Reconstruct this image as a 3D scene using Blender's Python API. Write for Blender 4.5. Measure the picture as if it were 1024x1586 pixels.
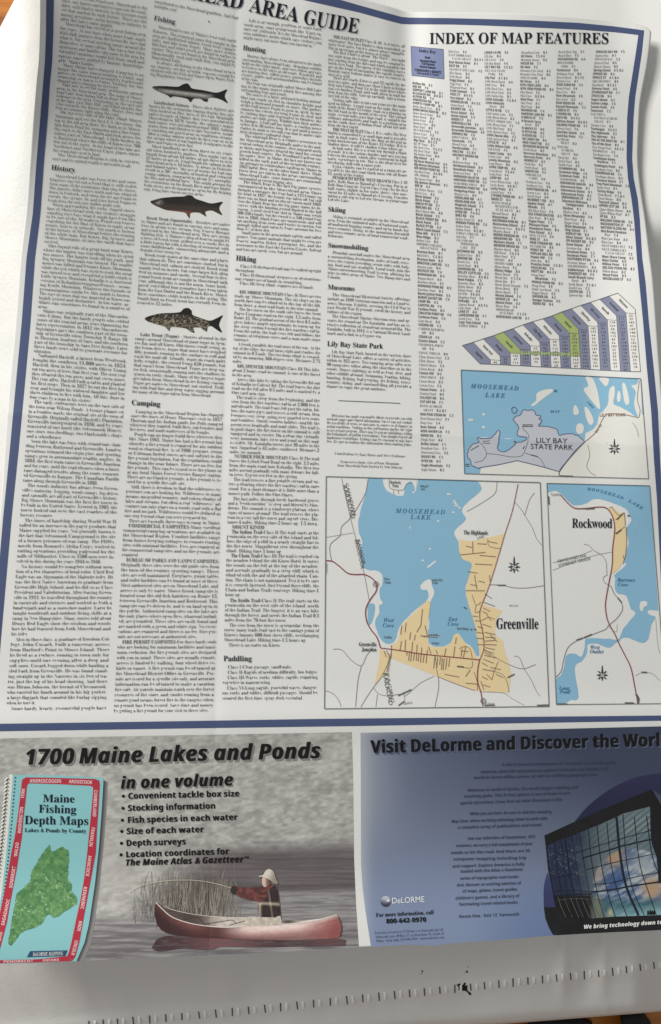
import bpy, math, random
import numpy as np
from mathutils import Matrix, Vector
from mathutils.geometry import tessellate_polygon

random.seed(4)
RNG = np.random.RandomState(11)
scene = bpy.context.scene
for _o in list(bpy.data.objects):
    bpy.data.objects.remove(_o)

# ------------------------------------------------------------------ camera
# A hand held phone looks almost straight down at the sheet.  World: X runs
# along the printed lines, Y up the page, Z is the normal of the table, metres.
FPX, CX, CY, DIST = 1150.0, 512.0, 793.0, 0.45


def unit(v):
    v = np.asarray(v, float)
    return v / np.linalg.norm(v)


AX_U = unit((9100.0, 207.0, FPX))
_v = np.array((28.0, -6293.0, FPX))
AX_V = unit(_v - AX_U * np.dot(_v, AX_U))
AX_N = np.cross(AX_U, AX_V)
BASIS = np.stack([AX_U, AX_V, AX_N])
EYE = BASIS @ np.array((0, 0, -DIST))
cam_data = bpy.data.cameras.new('camera')
cam_data.sensor_fit = 'HORIZONTAL'
cam_data.sensor_width = 36.0
cam_data.lens = FPX / 1024.0 * 36.0
cam_data.clip_start = 0.01
cam_data.clip_end = 50.0
cam = bpy.data.objects.new('camera', cam_data)
scene.collection.objects.link(cam)
_m = Matrix.Identity(4)
for r in range(3):
    _m[r][0] = BASIS[r][0]
    _m[r][1] = -BASIS[r][1]
    _m[r][2] = -BASIS[r][2]
    _m[r][3] = EYE[r]
cam.matrix_world = _m
scene.camera = cam

# ------------------------------------------------------------------- light
# one big window high on the upper left, and the pale room around it
world = bpy.data.worlds.new('World')
scene.world = world
world.use_nodes = True
world.node_tree.nodes['Background'].inputs['Color'].default_value = (0.985, 0.995, 1.0, 1)
world.node_tree.nodes['Background'].inputs['Strength'].default_value = 0.30


def area(name, loc, target, sx, sy, power, col):
    d = bpy.data.lights.new(name, 'AREA')
    d.shape = 'RECTANGLE'
    d.size, d.size_y, d.energy, d.color = sx, sy, power, col
    o = bpy.data.objects.new(name, d)
    scene.collection.objects.link(o)
    o.location = loc
    o.rotation_euler = (Vector(target) - Vector(loc)).to_track_quat('-Z', 'Y').to_euler()
    return o


area('window_light', (-1.75, 1.35, 1.25), (0, 0, 0), 1.1, 0.9, 69, (1.0, 0.985, 0.95))

scene.view_settings.view_transform = 'Standard'
scene.view_settings.look = 'None'
scene.view_settings.exposure = 0.0
scene.view_settings.gamma = 1.0

# ------------------------------------------------- the shape of the sheet
PX = 0.00039           # metres on the table per survey unit


def sstep(a, b, x):
    t = np.clip((x - a) / (b - a), 0, 1)
    return t * t * (3 - 2 * t)


def bell(x, c, w):
    return np.exp(-((x - c) / w) ** 2)


_PERM = RNG.rand(64, 64)


def vnoise(x, y):
    xi, yi = np.floor(x).astype(int), np.floor(y).astype(int)
    fx, fy = x - xi, y - yi
    fx, fy = fx * fx * (3 - 2 * fx), fy * fy * (3 - 2 * fy)
    g = lambda a, b: _PERM[a % 64, b % 64]
    return (g(xi, yi) * (1 - fx) + g(xi + 1, yi) * fx) * (1 - fy) + (g(xi, yi + 1) * (1 - fx) + g(xi + 1, yi + 1) * fx) * fy


def fbm(x, y, n=4):
    s, a, t = 0, 1.0, 0
    for k in range(n):
        s = s + a * vnoise(x * 2 ** k + 17 * k, y * 2 ** k + 31 * k)
        t += a
        a *= 0.5
    return s / t


def rise(x, y):
    """swelling shared by the cloth and the sheet on it (mm)"""
    h = 30 * bell(x, -20, 330) * (1 - sstep(-80, 620, y))
    h = h + 9 * bell(x, 40, 150) * (1 - sstep(500, 1100, y))
    return h


EDGE_Y, EDGE_X = [-118, 0, 94, 180, 250, 325, 400, 500], [60, 62, 60, 52, 46, 40, 31, 23]


def sheet_h(x, y):
    h = 5.0 + rise(x, y)
    top = 1 - sstep(60, 330, y)
    h = h + 9 * bell(x, 815, 130) * (1 - sstep(40, 420, y))         # swell right of the crease
    h = h - 4.2 * bell(x, 634, 26) * top                             # the crease itself
    h = h + 6 * bell(x, 1010, 46) * bell(y, 62, 70)                 # lifted corner
    h = h + 12 * sstep(900, 1030, x) * sstep(300, 440, y) * (1 - sstep(640, 860, y))
    h = h + 1.3 * bell(y - 1122 + 0.012 * x, 0, 30)                  # fold above the adverts
    h = h + 12.5 * (1 - sstep(-60, 235, y)) * (1 - sstep(470, 640, x))  # upper left panels lean away from the window
    h = h + 4.0 * np.exp(-np.clip(x - np.interp(y, EDGE_Y, EDGE_X), 0, 400) / 16.0) * (1 - sstep(60, 420, y))
    h = h + 9 * sstep(1300, 1500, y) ** 1.5                          # lower edge curls up
    h = h + 1.3 * (fbm(x / 260.0 + 3, y / 260.0 + 9, 2) - .5)
    h = h + 0.5 * np.exp(-np.abs(y - 640 - 0.05 * x) / 14.0) - 0.5 * np.exp(-np.abs(x - 352 + .03 * (y - 500)) / 12.0)
    return h * 0.001


def cloth_h(x, y):
    h = rise(x, y) - 1.0
    h = h - 12.5 * sstep(75, -90, x) * (1 - sstep(500, 1000, y)) - 9 * sstep(90, -100, x) * sstep(500, 1000, y)
    h = h - 42 * sstep(1400, 1640, y) ** 1.2
    h = h + 11 * sstep(955, 1085, x) * (1 - sstep(300, 420, y)) - 16 * sstep(978, 1034, x) * sstep(340, 450, y)
    h = h - 11 * sstep(70, -70, y) * sstep(420, 640, x)
    h = h - 13 * sstep(190, -90, x) * sstep(1380, 1500, y)
    fold = sstep(1380, 1460, y) * (1 - sstep(1500, 1575, y))
    h = h + 1.5 * fold * (2.2 * bell(x, 872, 10) - 2.0 * bell(x, 908, 13) + 1.6 * bell(x, 935, 9) - 1.8 * bell(x, 395, 22) + 1.2 * bell(x, 350, 22)
                    - 1.0 * bell(x - (y - 1500) * .5, 620, 26) + 1.2 * bell(x - (y - 1500) * .3, 120, 14))
    h = h + 1.2 * bell(x, 936 - (y - 1570) * .3, 3.5) * sstep(1545, 1575, y)
    h = h + 2.0 * (fbm(x / 210.0, y / 150.0, 3) - .5) + .5 * (fbm(x / 48.0 + 5, y / 60.0, 2) - .5)
    h = h + sstep(1420, 1490, y) * (3.2 * (fbm(x / 90.0 + 2, y / 120.0 + 5, 2) - .5) + 1.0 * (fbm(x / 26.0 - y / 60., y / 80.0, 2) - .5))
    h = h + 0.8 * bell(y, 1560 - .0965 * (x - 400), 10)              # stitched seam stands a little proud
    h = h - 14 * sstep(0, 1, (y - (1592 - .075 * (x - 700) - 24)) / 40.0) ** 2
    return h * 0.001


def onto(p, h):
    """point of the table scene at survey position p and height h"""
    p = np.asarray(p, float).reshape(-1, 2)
    d = np.stack([(p[:, 0] - CX) / FPX, (p[:, 1] - CY) / FPX, np.ones(len(p))], 1) @ BASIS.T
    t = (h - EYE[2]) / d[:, 2]
    return EYE + d * t[:, None]


LIFT = 0.00006


def on_sheet(p, level=0.0):
    p = np.asarray(p, float).reshape(-1, 2)
    return onto(p, sheet_h(p[:, 0], p[:, 1]) + level * LIFT)


def on_cloth(p, level=0.0):
    p = np.asarray(p, float).reshape(-1, 2)
    return onto(p, cloth_h(p[:, 0], p[:, 1]) + level * LIFT)


# --------------------------------------------------------------- materials
def lin(c):
    c = np.asarray(c, float) / 255.0
    return np.where(c <= 0.04045, c / 12.92, ((c + 0.055) / 1.055) ** 2.4)


PAPER = np.array((0.81, 0.807, 0.778))


def albedo(rgb, ref=206):
    """ink colour from its tone beside white paper of tone ref"""
    return np.clip(lin(rgb) / lin((ref, ref, ref)) * PAPER, 0.004, 0.9)


def mat(name, rgb, rough=0.55, spec=0.3, bump=0.0, scale=900.0, vary=0.0):
    m = bpy.data.materials.new(name)
    m.use_nodes = True
    nt = m.node_tree
    b = nt.nodes['Principled BSDF']
    b.inputs['Base Color'].default_value = (*rgb, 1)
    b.inputs['Roughness'].default_value = rough
    b.inputs['Specular IOR Level'].default_value = spec
    if bump or vary:
        tc = nt.nodes.new('ShaderNodeTexCoord')
        n = nt.nodes.new('ShaderNodeTexNoise')
        n.inputs['Scale'].default_value = scale
        n.inputs['Detail'].default_value = 4
        nt.links.new(tc.outputs['Object'], n.inputs['Vector'])
        if bump:
            bp = nt.nodes.new('ShaderNodeBump')
            bp.inputs['Strength'].default_value = bump
            bp.inputs['Distance'].default_value = 0.0004
            nt.links.new(n.outputs['Fac'], bp.inputs['Height'])
            nt.links.new(bp.outputs['Normal'], b.inputs['Normal'])
        if vary:
            mx = nt.nodes.new('ShaderNodeMix')
            mx.data_type = 'RGBA'
            mx.inputs[6].default_value = (*[c * (1 - vary) for c in rgb], 1)
            mx.inputs[7].default_value = (*[min(1, c * (1 + vary)) for c in rgb], 1)
            nt.links.new(n.outputs['Fac'], mx.inputs[0])
            nt.links.new(mx.outputs[2], b.inputs['Base Color'])
    return m


def ink(name, rgb, ref=206, vary=0.06):
    return mat(name, tuple(albedo(rgb, ref)), 0.5, 0.3, vary=vary, scale=1400.0)


M_PAPER = mat('paper', tuple(PAPER), 0.5, 0.32, bump=0.12, scale=700.0, vary=0.025)
M_TEXT = ink('text_ink', (88, 87, 87), vary=0)
M_INDEX = ink('index_ink', (97, 96, 96), vary=0)
M_GREYTEXT = ink('grey_ink', (84, 84, 82), vary=0)
M_BLACK = ink('black_ink', (20, 20, 34), vary=0)
M_NAVY = ink('navy_ink', (68, 79, 113))
M_LAKE = ink('lake_ink', (126, 168, 194), vary=.05)
M_LAKETEXT = ink('lake_lettering_ink', (62, 112, 146), vary=0)
M_TAN = ink('town_ink', (212, 192, 151))
M_PARK = ink('park_ink', (175, 178, 188))
M_PARKLINE = ink('park_outline_ink', (92, 98, 124), vary=0)
M_RED = ink('route_ink', (128, 56, 66), vary=0)
M_BROWN = ink('town_road_ink', (134, 112, 100), vary=0)
M_ROAD = ink('road_ink', (128, 126, 124), vary=0)
M_LINE = ink('rule_ink', (92, 94, 100), vary=0)
M_CHARTBLUE = ink('chart_blue_ink', (123, 127, 151))
M_CHARTGREEN = ink('chart_green_ink', (154, 168, 108))
M_KEY = ink('key_ink', (118, 127, 162))


def picture_mat():
    m = bpy.data.materials.new('printed_picture')
    m.use_nodes = True
    nt = m.node_tree
    b = nt.nodes['Principled BSDF']
    a = nt.nodes.new('ShaderNodeAttribute')
    a.attribute_name = 'ink'
    nt.links.new(a.outputs['Color'], b.inputs['Base Color'])
    b.inputs['Roughness'].default_value = 0.45
    b.inputs['Specular IOR Level'].default_value = 0.35
    return m


M_PICTURE = picture_mat()


# ------------------------------------------------------------ mesh helpers
def empty(name, parent=None, **props):
    o = bpy.data.objects.new(name, None)
    o.empty_display_size = 0.02
    scene.collection.objects.link(o)
    o.parent = parent
    for k, v in props.items():
        o[k] = v
    return o


def link_mesh(name, verts, faces, material, parent=None, smooth=True, colors=None, loops=None):
    me = bpy.data.meshes.new(name)
    if loops is not None:
        flat, tot = loops
        me.vertices.add(len(verts))
        me.vertices.foreach_set('co', np.asarray(verts, np.float32).ravel())
        me.loops.add(len(flat))
        me.loops.foreach_set('vertex_index', flat.astype(np.int32))
        me.polygons.add(len(tot))
        st = np.concatenate([[0], np.cumsum(tot)[:-1]]).astype(np.int32)
        me.polygons.foreach_set('loop_start', st)
        me.update(calc_edges=True)
        me.validate()
    else:
        me.from_pydata([tuple(v) for v in verts], [], [tuple(int(i) for i in f) for f in faces])
        me.update()
    if smooth:
        me.polygons.foreach_set('use_smooth', np.ones(len(me.polygons), bool))
    if colors is not None:
        at = me.attributes.new('ink', 'FLOAT_COLOR', 'POINT')
        c4 = np.ones((len(verts), 4), np.float32)
        c4[:, :3] = colors
        at.data.foreach_set('color', c4.ravel())
    for mm in (material if isinstance(material, (list, tuple)) else [material]):
        me.materials.append(mm)
    o = bpy.data.objects.new(name, me)
    scene.collection.objects.link(o)
    o.parent = parent
    return o


def refine(P, T, L):
    """split triangles until no edge is longer than L"""
    P = [tuple(p) for p in P]
    T = [tuple(t) for t in T]
    for _ in range(9):
        mid = {}

        def m(a, b):
            k = (min(a, b), max(a, b))
            if k not in mid:
                if (P[a][0] - P[b][0]) ** 2 + (P[a][1] - P[b][1]) ** 2 > L * L:
                    P.append(((P[a][0] + P[b][0]) / 2, (P[a][1] + P[b][1]) / 2))
                    mid[k] = len(P) - 1
                else:
                    mid[k] = -1
            return mid[k]
        out, cut = [], False
        for a, b, c in T:
            ab, bc, ca = m(a, b), m(b, c), m(c, a)
            n = (ab >= 0) + (bc >= 0) + (ca >= 0)
            if n:
                cut = True
            if n == 0:
                out.append((a, b, c))
            elif n == 3:
                out += [(a, ab, ca), (ab, b, bc), (ca, bc, c), (ab, bc, ca)]
            else:
                while not (ab >= 0 and ca < 0):
                    a, b, c, ab, bc, ca = b, c, a, bc, ca, ab
                if n == 1:
                    out += [(a, ab, c), (ab, b, c)]
                else:
                    out += [(a, ab, c), (ab, bc, c), (ab, b, bc)]
        T = out
        if not cut:
            break
    return P, T


class Sheet:
    """collects flat printed shapes (survey units) and lays them on the sheet as one mesh"""

    def __init__(self, level=1, surface=None):
        self.P, self.F, self.level, self.surface = [], [], level, surface or on_sheet
        self.cut = []                      # where each piece ends in the face list

    def poly(self, pts, L=12.0):
        tris = tessellate_polygon([[Vector((x, y, 0)) for x, y in pts]])
        p, t = refine(pts, tris, L)
        n = len(self.P)
        self.P += p
        self.F += [(a + n, b + n, c + n) for a, b, c in t]
        self.cut.append(len(self.F))
        return self

    def band(self, A, B, step=6.0):
        """strip between two polylines of equal length"""
        A, B = resample2(np.asarray(A, float), np.asarray(B, float), step)
        n, k, m = len(self.P), len(A), 5
        for a, b in zip(A, B):
            self.P += [tuple(a + (b - a) * j / (m - 1)) for j in range(m)]
        self.F += [(n + m * i + j, n + m * i + j + 1, n + m * i + m + j + 1, n + m * i + m + j) for i in range(k - 1) for j in range(m - 1)]
        self.cut.append(len(self.F))
        return self

    def line(self, pts, w, step=6.0, smooth=True):
        p = np.asarray(pts, float)
        if smooth and len(p) > 2:
            p = curve(p, step)
        else:
            p = resample(p, step)
        d = np.gradient(p, axis=0)
        d /= np.linalg.norm(d, axis=1)[:, None] + 1e-9
        nrm = np.stack([d[:, 1], -d[:, 0]], 1) * (w / 2)
        n, k = len(self.P), len(p)
        for a, b in zip(p + nrm, p - nrm):
            self.P += [tuple(a), tuple(b)]
        self.F += [(n + 2 * i, n + 2 * i + 1, n + 2 * i + 3, n + 2 * i + 2) for i in range(k - 1)]
        self.cut.append(len(self.F))
        return self

    def frame(self, pts, w):
        for i in range(len(pts)):
            self.line([pts[i], pts[(i + 1) % len(pts)]], w)
        return self

    def build(self, name, material, parent, **props):
        o = link_mesh(name, self.surface(self.P, self.level), self.F, material, parent)
        for k, v in props.items():
            o[k] = v
        return o

    def build_each(self, name, material, parent):
        """every piece as a mesh of its own"""
        co = self.surface(self.P, self.level)
        a = 0
        for b in self.cut:
            F = self.F[a:b]
            a = b
            ids = sorted({i for f in F for i in f})
            new = {i: k for k, i in enumerate(ids)}
            link_mesh(name, co[ids], [tuple(new[i] for i in f) for f in F], material, parent)


def resample(p, step):
    out = [p[0]]
    for a, b in zip(p[:-1], p[1:]):
        n = max(1, int(np.ceil(np.linalg.norm(b - a) / step)))
        for i in range(1, n + 1):
            out.append(a + (b - a) * i / n)
    return np.array(out)


def resample2(A, B, step):
    oa, ob = [A[0]], [B[0]]
    for i in range(len(A) - 1):
        n = max(1, int(np.ceil(max(np.linalg.norm(A[i + 1] - A[i]), np.linalg.norm(B[i + 1] - B[i])) / step)))
        for k in range(1, n + 1):
            oa.append(A[i] + (A[i + 1] - A[i]) * k / n)
            ob.append(B[i] + (B[i + 1] - B[i]) * k / n)
    return np.array(oa), np.array(ob)


def curve(p, step=5.0):
    """Catmull-Rom through the points"""
    p = np.asarray(p, float)
    q = np.vstack([2 * p[0] - p[1], p, 2 * p[-1] - p[-2]])
    out = [p[0]]
    for i in range(1, len(q) - 2):
        n = max(1, int(np.ceil(np.linalg.norm(q[i + 1] - q[i]) / step)))
        for k in range(1, n + 1):
            t = k / n
            out.append(0.5 * ((2 * q[i]) + (q[i + 1] - q[i - 1]) * t + (2 * q[i - 1] - 5 * q[i] + 4 * q[i + 1] - q[i + 2]) * t * t
                              + (3 * q[i] - q[i - 1] - 3 * q[i + 1] + q[i + 2]) * t ** 3))
    return np.array(out)


def loop_curve(p, step=4.0):
    """closed soft outline"""
    p = [tuple(a) for a in p]
    c = curve(np.array(p[-2:] + p + p[:2]), step)
    d = np.linalg.norm(c - np.array(p[0]), axis=1)
    half = len(c) // 2
    i0, i1 = int(np.argmin(d[:half])), half + int(np.argmin(d[half:]))
    return [tuple(a) for a in c[i0:i1]]


def rough_line(pts, amp, step=2.5, seed=0, scale=7.0):
    """shoreline: a traced line with small wiggles"""
    c = curve(np.array(pts), step)
    c = c + amp * 2 * np.stack([fbm(c[:, 0] / scale + seed, c[:, 1] / scale, 2) - .5, fbm(c[:, 1] / scale + 9, c[:, 0] / scale + seed, 2) - .5], 1)
    return [tuple(a) for a in c]


def patch(top, bottom, left, right, nx, ny):
    """Coons patch of survey positions between four border lines (left/right run downwards)"""
    def at(poly, t):
        poly = np.asarray(poly, float)
        s = np.concatenate([[0], np.cumsum(np.linalg.norm(np.diff(poly, axis=0), axis=1))])
        s /= s[-1]
        return np.stack([np.interp(t, s, poly[:, 0]), np.interp(t, s, poly[:, 1])], 1)
    u, v = np.linspace(0, 1, nx), np.linspace(0, 1, ny)
    T, B, Lf, R = at(top, u), at(bottom, u), at(left, v), at(right, v)
    U, V = np.meshgrid(u, v)
    U, V = U[..., None], V[..., None]
    G = (1 - V) * T[None] + V * B[None] + (1 - U) * Lf[:, None] + U * R[:, None]
    G = G - ((1 - U) * (1 - V) * T[0] + U * (1 - V) * T[-1] + (1 - U) * V * B[0] + U * V * B[-1])
    return G


def grid_faces(nx, ny):
    i = np.arange(nx * ny).reshape(ny, nx)
    return np.stack([i[1:, :-1], i[1:, 1:], i[:-1, 1:], i[:-1, :-1]], -1).reshape(-1, 4)


def patch_mesh(name, G, material, parent, level=0, surface=None, colour=None):
    ny, nx = G.shape[:2]
    p = G.reshape(-1, 2)
    f = grid_faces(nx, ny)
    col = albedo_v(colour(p[:, 0], p[:, 1])) if colour else None
    return link_mesh(name, (surface or on_sheet)(p, level), None, material, parent, colors=col,
                     loops=(f.ravel(), np.full(len(f), 4)))


def albedo_v(rgb, ref=206):
    return np.clip(lin(rgb) / lin((ref,) * 3) * PAPER, 0.004, 0.9)


def inside(poly, x, y):
    poly = np.asarray(poly, float)
    r = np.zeros(x.shape, bool)
    j = len(poly) - 1
    for i in range(len(poly)):
        xi, yi, xj, yj = *poly[i], *poly[j]
        c = ((yi > y) != (yj > y)) & (x < (xj - xi) * (y - yi) / (yj - yi + 1e-12) + xi)
        r ^= c
        j = i
    return r


def stamp(name, poly, colour, parent, level=2, L=1.6):
    """a printed picture with a free outline: fine mesh with ink colours per point"""
    tris = tessellate_polygon([[Vector((x, y, 0)) for x, y in poly]])
    p, t = refine(poly, tris, L)
    p = np.array(p)
    return link_mesh(name, on_sheet(p, level), None, M_PICTURE, parent, colors=albedo_v(colour(p[:, 0], p[:, 1])),
                     loops=(np.array(t).ravel(), np.full(len(t), 3)))


def mixc(a, b, t):
    t = np.clip(t, 0, 1)[..., None]
    return np.asarray(a, float) * (1 - t) + np.asarray(b, float) * t


# ------------------------------------------------------------------- type
# letters come from the built in font; the math alphabets give serif and bold
STY = {
    'serif': (0x1D400, 0x1D41A, 0x1D7CE, 0.0),
    'roman': (0x1D400, 0x1D41A, 0x1D7CE, -0.013),
    'italic': (0x1D434, 0x1D44E, 0x1D7CE, 0.004),
    'bolditalic': (0x1D468, 0x1D482, 0x1D7CE, 0.0),
    'sans': (65, 97, 48, 0.0),
    'black': (0x1D5D4, 0x1D5EE, 0x1D7EC, 0.0),
    'bold': (0x1D5D4, 0x1D5EE, 0x1D7EC, 0.0),
    'slant': (0x1D63C, 0x1D656, 0x1D7EC, 0.0),
}
_glyph = {}


def _text_mesh(body, off, res):
    c = bpy.data.curves.new('letter', 'FONT')
    c.body = body
    c.resolution_u = res
    c.offset = off
    o = bpy.data.objects.new('letter', c)
    scene.collection.objects.link(o)
    dg = bpy.context.evaluated_depsgraph_get()
    me = o.evaluated_get(dg).to_mesh()
    n = len(me.vertices)
    co = np.empty(n * 3)
    me.vertices.foreach_get('co', co)
    lp = np.empty(len(me.loops), int)
    me.loops.foreach_get('vertex_index', lp)
    tot = np.empty(len(me.polygons), int)
    me.polygons.foreach_get('loop_total', tot)
    o.evaluated_get(dg).to_mesh_clear()
    bpy.data.objects.remove(o)
    bpy.data.curves.remove(c)
    return co.reshape(-1, 3)[:, :2], lp, tot


_stem = {}


def glyph(style, ch, res):
    k = (style, ch, res)
    if k in _glyph:
        return _glyph[k]
    up, lo, dg, off = STY[style]
    o = ord(ch)
    if 65 <= o <= 90:
        c = chr(up + o - 65)
    elif 97 <= o <= 122:
        c = chr(lo + o - 97)
        if lo == 0x1D44E and ch == 'h':
            c = '\u210e'
    elif 48 <= o <= 57:
        c = chr(dg + o - 48)
    else:
        c = ch
    if ch == ' ':
        g = (np.zeros((0, 2)), np.zeros(0, int), np.zeros(0, int), 0.26)
    else:
        if style == 'roman' and ch in 'OQCDGU0123456789':
            off, res = -0.007, max(res, 2)
        co, lp, tot = _text_mesh(c, off, res)
        if 'I' not in _stem:
            _stem['I'] = _text_mesh('I', 0, 2)[0][:, 0].max()
        adv = _text_mesh(c + 'I', 0, 2)[0][:, 0].max() - _stem['I'] + (0.03 if style in ('black', 'slant') else 0)
        if style == 'slant' and not ch.isalpha():
            co = co + np.stack([co[:, 1] * .2, co[:, 1] * 0], 1)
        g = (co, lp, tot, adv)
    _glyph[k] = g
    return g


class Type:
    """lines of print, laid on the sheet as one mesh"""

    def __init__(self, level=4, res=2, surface=None):
        self.V, self.Lp, self.T, self.Z, self.n = [], [], [], [], 0
        self.level, self.res, self.surface = level, res, surface or on_sheet

    def natural(self, text, style, bold='serif', track=0.0):
        w, st = 0, style
        for ch in text:
            if ch == '*':
                st = bold if st == style else style
                continue
            w += glyph(st, ch, self.res)[3] + track
        return w - track

    def line(self, text, style, p0, p1, size, mode='fit', bold='serif', track=0.0, bow=0.0):
        """baseline p0-p1; fit squeezes into the length, justify spreads the spaces, left keeps the set width"""
        p0, p1 = np.array(p0, float), np.array(p1, float)
        Lg = np.linalg.norm(p1 - p0)
        d = (p1 - p0) / Lg
        up = np.array((d[1], -d[0]))
        nat = self.natural(text, style, bold, track) * size
        sx, gap = 1.0, 0.0
        if mode == 'fit':
            sx = Lg / nat
        elif mode == 'justify':
            ns = text.count(' ')
            if nat > Lg or ns == 0:
                sx = Lg / nat
            else:
                sx = min(1.12, Lg / nat)
                gap = (Lg - nat * sx) / ns
        elif mode == 'left':
            sx = min(0.86, Lg / nat)
        elif mode == 'centre':
            sx = min(0.95, Lg / nat)
            p0 = p0 + d * (Lg - nat * sx) / 2
        x, st = 0.0, style
        for ch in text:
            if ch == '*':
                st = bold if st == style else style
                continue
            co, lp, tot, adv = glyph(st, ch, self.res)
            if len(co):
                gx = x + co[:, 0] * size * sx
                gy = co[:, 1] * size
                if bow:
                    t = gx / Lg
                    gy = gy + bow * 4 * t * (1 - t)
                for k in range(3 if st in ('black', 'slant') else 1):       # heavy faces are struck again, a hair to the side
                    self.V.append(p0 + (gx + .022 * size * k)[:, None] * d + gy[:, None] * up)
                    self.Lp.append(lp + self.n)
                    self.T.append(tot)
                    self.Z.append(np.full(len(co), .35 * k))
                    self.n += len(co)
            x += (adv + track) * size * sx + (gap if ch == ' ' else 0)
        return x

    def build(self, name, material, parent, shift=(0, 0), **props):
        V = np.concatenate(self.V) + np.array(shift)
        o = link_mesh(name, self.surface(V, self.level + np.concatenate(self.Z)), None, material, parent, smooth=False,
                      loops=(np.concatenate(self.Lp), np.concatenate(self.T)))
        for k, v in props.items():
            o[k] = v
        return o

# ------------------------------------------------------- floor under it all
def wood_mat():
    m = bpy.data.materials.new('varnished_wood')
    m.use_nodes = True
    nt = m.node_tree
    b = nt.nodes['Principled BSDF']
    tc = nt.nodes.new('ShaderNodeTexCoord')
    mp = nt.nodes.new('ShaderNodeMapping')
    mp.inputs['Scale'].default_value = (3, 40, 3)
    mp.inputs['Rotation'].default_value = (0, 0, math.radians(18))
    nz = nt.nodes.new('ShaderNodeTexNoise')
    nz.inputs['Scale'].default_value = 3.0
    nz.inputs['Detail'].default_value = 6
    cr = nt.nodes.new('ShaderNodeValToRGB')
    cr.color_ramp.elements[0].position = 0.33
    cr.color_ramp.elements[0].color = (0.22, 0.066, 0.012, 1)
    cr.color_ramp.elements[1].position = 0.62
    cr.color_ramp.elements[1].color = (0.62, 0.21, 0.026, 1)
    nt.links.new(tc.outputs['Object'], mp.inputs['Vector'])
    nt.links.new(mp.outputs['Vector'], nz.inputs['Vector'])
    nt.links.new(nz.outputs['Fac'], cr.inputs['Fac'])
    nt.links.new(cr.outputs['Color'], b.inputs['Base Color'])
    b.inputs['Roughness'].default_value = 0.35
    return m


FLOOR_Z = -0.085
fl = link_mesh('floor', [(-3, -3, FLOOR_Z), (3, -3, FLOOR_Z), (3, 3, FLOOR_Z), (-3, 3, FLOOR_Z)], [(0, 1, 2, 3)], wood_mat(), smooth=False)
fl['kind'] = 'structure'

# ------------------------------------------------------------- white cloth
cloth = empty('table_cloth', label='white coated cloth with a stitched hem spread under the printed sheet', category='cloth')
M_CLOTH = mat('white_vinyl', (0.80, 0.792, 0.752), 0.42, 0.4, bump=0.25, scale=420.0, vary=0.02)
G = patch([(62, -78), (500, -110), (1200, -90)], [(-210, 1665), (300, 1640), (560, 1606), (700, 1592), (861, 1580), (1024, 1567), (1240, 1545)],
          [(62, -78), (22, 0), (0, 42), (-75, 190), (-140, 500), (-190, 1100), (-210, 1665)], [(1200, -90), (1230, 600), (1240, 1545)], 300, 420)
co = patch_mesh('cloth', G, M_CLOTH, cloth, surface=on_cloth)
so = co.modifiers.new('thickness', 'SOLIDIFY')
so.thickness = 0.0014
so.offset = -1 if co.data.polygons[0].normal.z > 0 else 1

M_HOLE = mat('needle_slit', (0.11, 0.105, 0.098), 0.8, 0.1)
M_THREAD = mat('thread', (0.93, 0.92, 0.88), 0.3, 0.5)
SEAM = curve(np.array([(-30, 1600), (182, 1583.5), (293, 1574), (418, 1562), (611, 1541.5), (732, 1529), (842, 1517), (929, 1508), (1014, 1495.5), (1090, 1485)]), 2)


def stitch(x):
    y = float(np.interp(x, SEAM[:, 0], SEAM[:, 1]))
    V, F, MI = [], [], []
    hgt = 6.1 + random.uniform(-.7, .7)
    lean = random.uniform(-.4, 1.4)
    # slit where the thread dives through the cloth
    s = [(x - 1.4, y - hgt), (x + .7, y - hgt + .4), (x + 1.0 + lean, y + hgt), (x - .9 + lean, y + hgt - .4)]
    for i in range(7):
        t = i / 6
        a = np.array(s[0]) * (1 - t) + np.array(s[3]) * t
        b = np.array(s[1]) * (1 - t) + np.array(s[2]) * t
        V += list(on_cloth([a, b], 3.5))
        if i:
            F.append((2 * i - 2, 2 * i - 1, 2 * i + 1, 2 * i))
            MI.append(0)
    n0 = len(V)
    # raised loop of thread beside it
    n = 7
    for i in range(n):
        t = i / (n - 1)
        c = np.array((x + 8.6 + lean * t + .3 * math.sin(3 * t), y - hgt - .6 + 2 * (hgt - .2) * t))
        lift = 0.4 + 15.0 * math.sin(math.pi * t) ** .4
        for k in range(7):                 # loose loop: leans up to the right, tucks under on that side
            a = k / 6
            f = min(1, a / .72) ** .9 * (1 if a <= .72 else max(0.0, (1 - a) / .28))
            V.append(on_cloth([c + np.array((-2.0 + 4.0 * min(1, a / .8), 0))], lift * f + .6)[0])
    for i in range(n - 1):
        for k in range(6):
            b = n0 + i * 7 + k
            F.append((b, b + 1, b + 8, b + 7))
            MI.append(1)
    o = link_mesh('stitch', V, F, [M_HOLE, M_THREAD], cloth, smooth=False)
    o.data.polygons.foreach_set('material_index', np.array(MI, np.int32))


for x in (138, 160, 182, 206, 232, 257, 282, 308, 334, 360, 385, 410, 435, 460, 486, 512, 537, 562, 587, 611, 634.5, 657.5, 681.5, 705,
          729, 750.5, 773, 795, 818, 840.5, 862, 884, 905.5, 927.5, 949, 970.5, 992, 1013, 1034):
    stitch(x)

M_SCUFF = mat('torn_black_patch', (0.012, 0.011, 0.012), 0.6, 0.2)


def zt(ox, oy, s):
    return lambda *pts: [(ox + a / s, oy + b / s) for a, b in pts]


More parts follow.
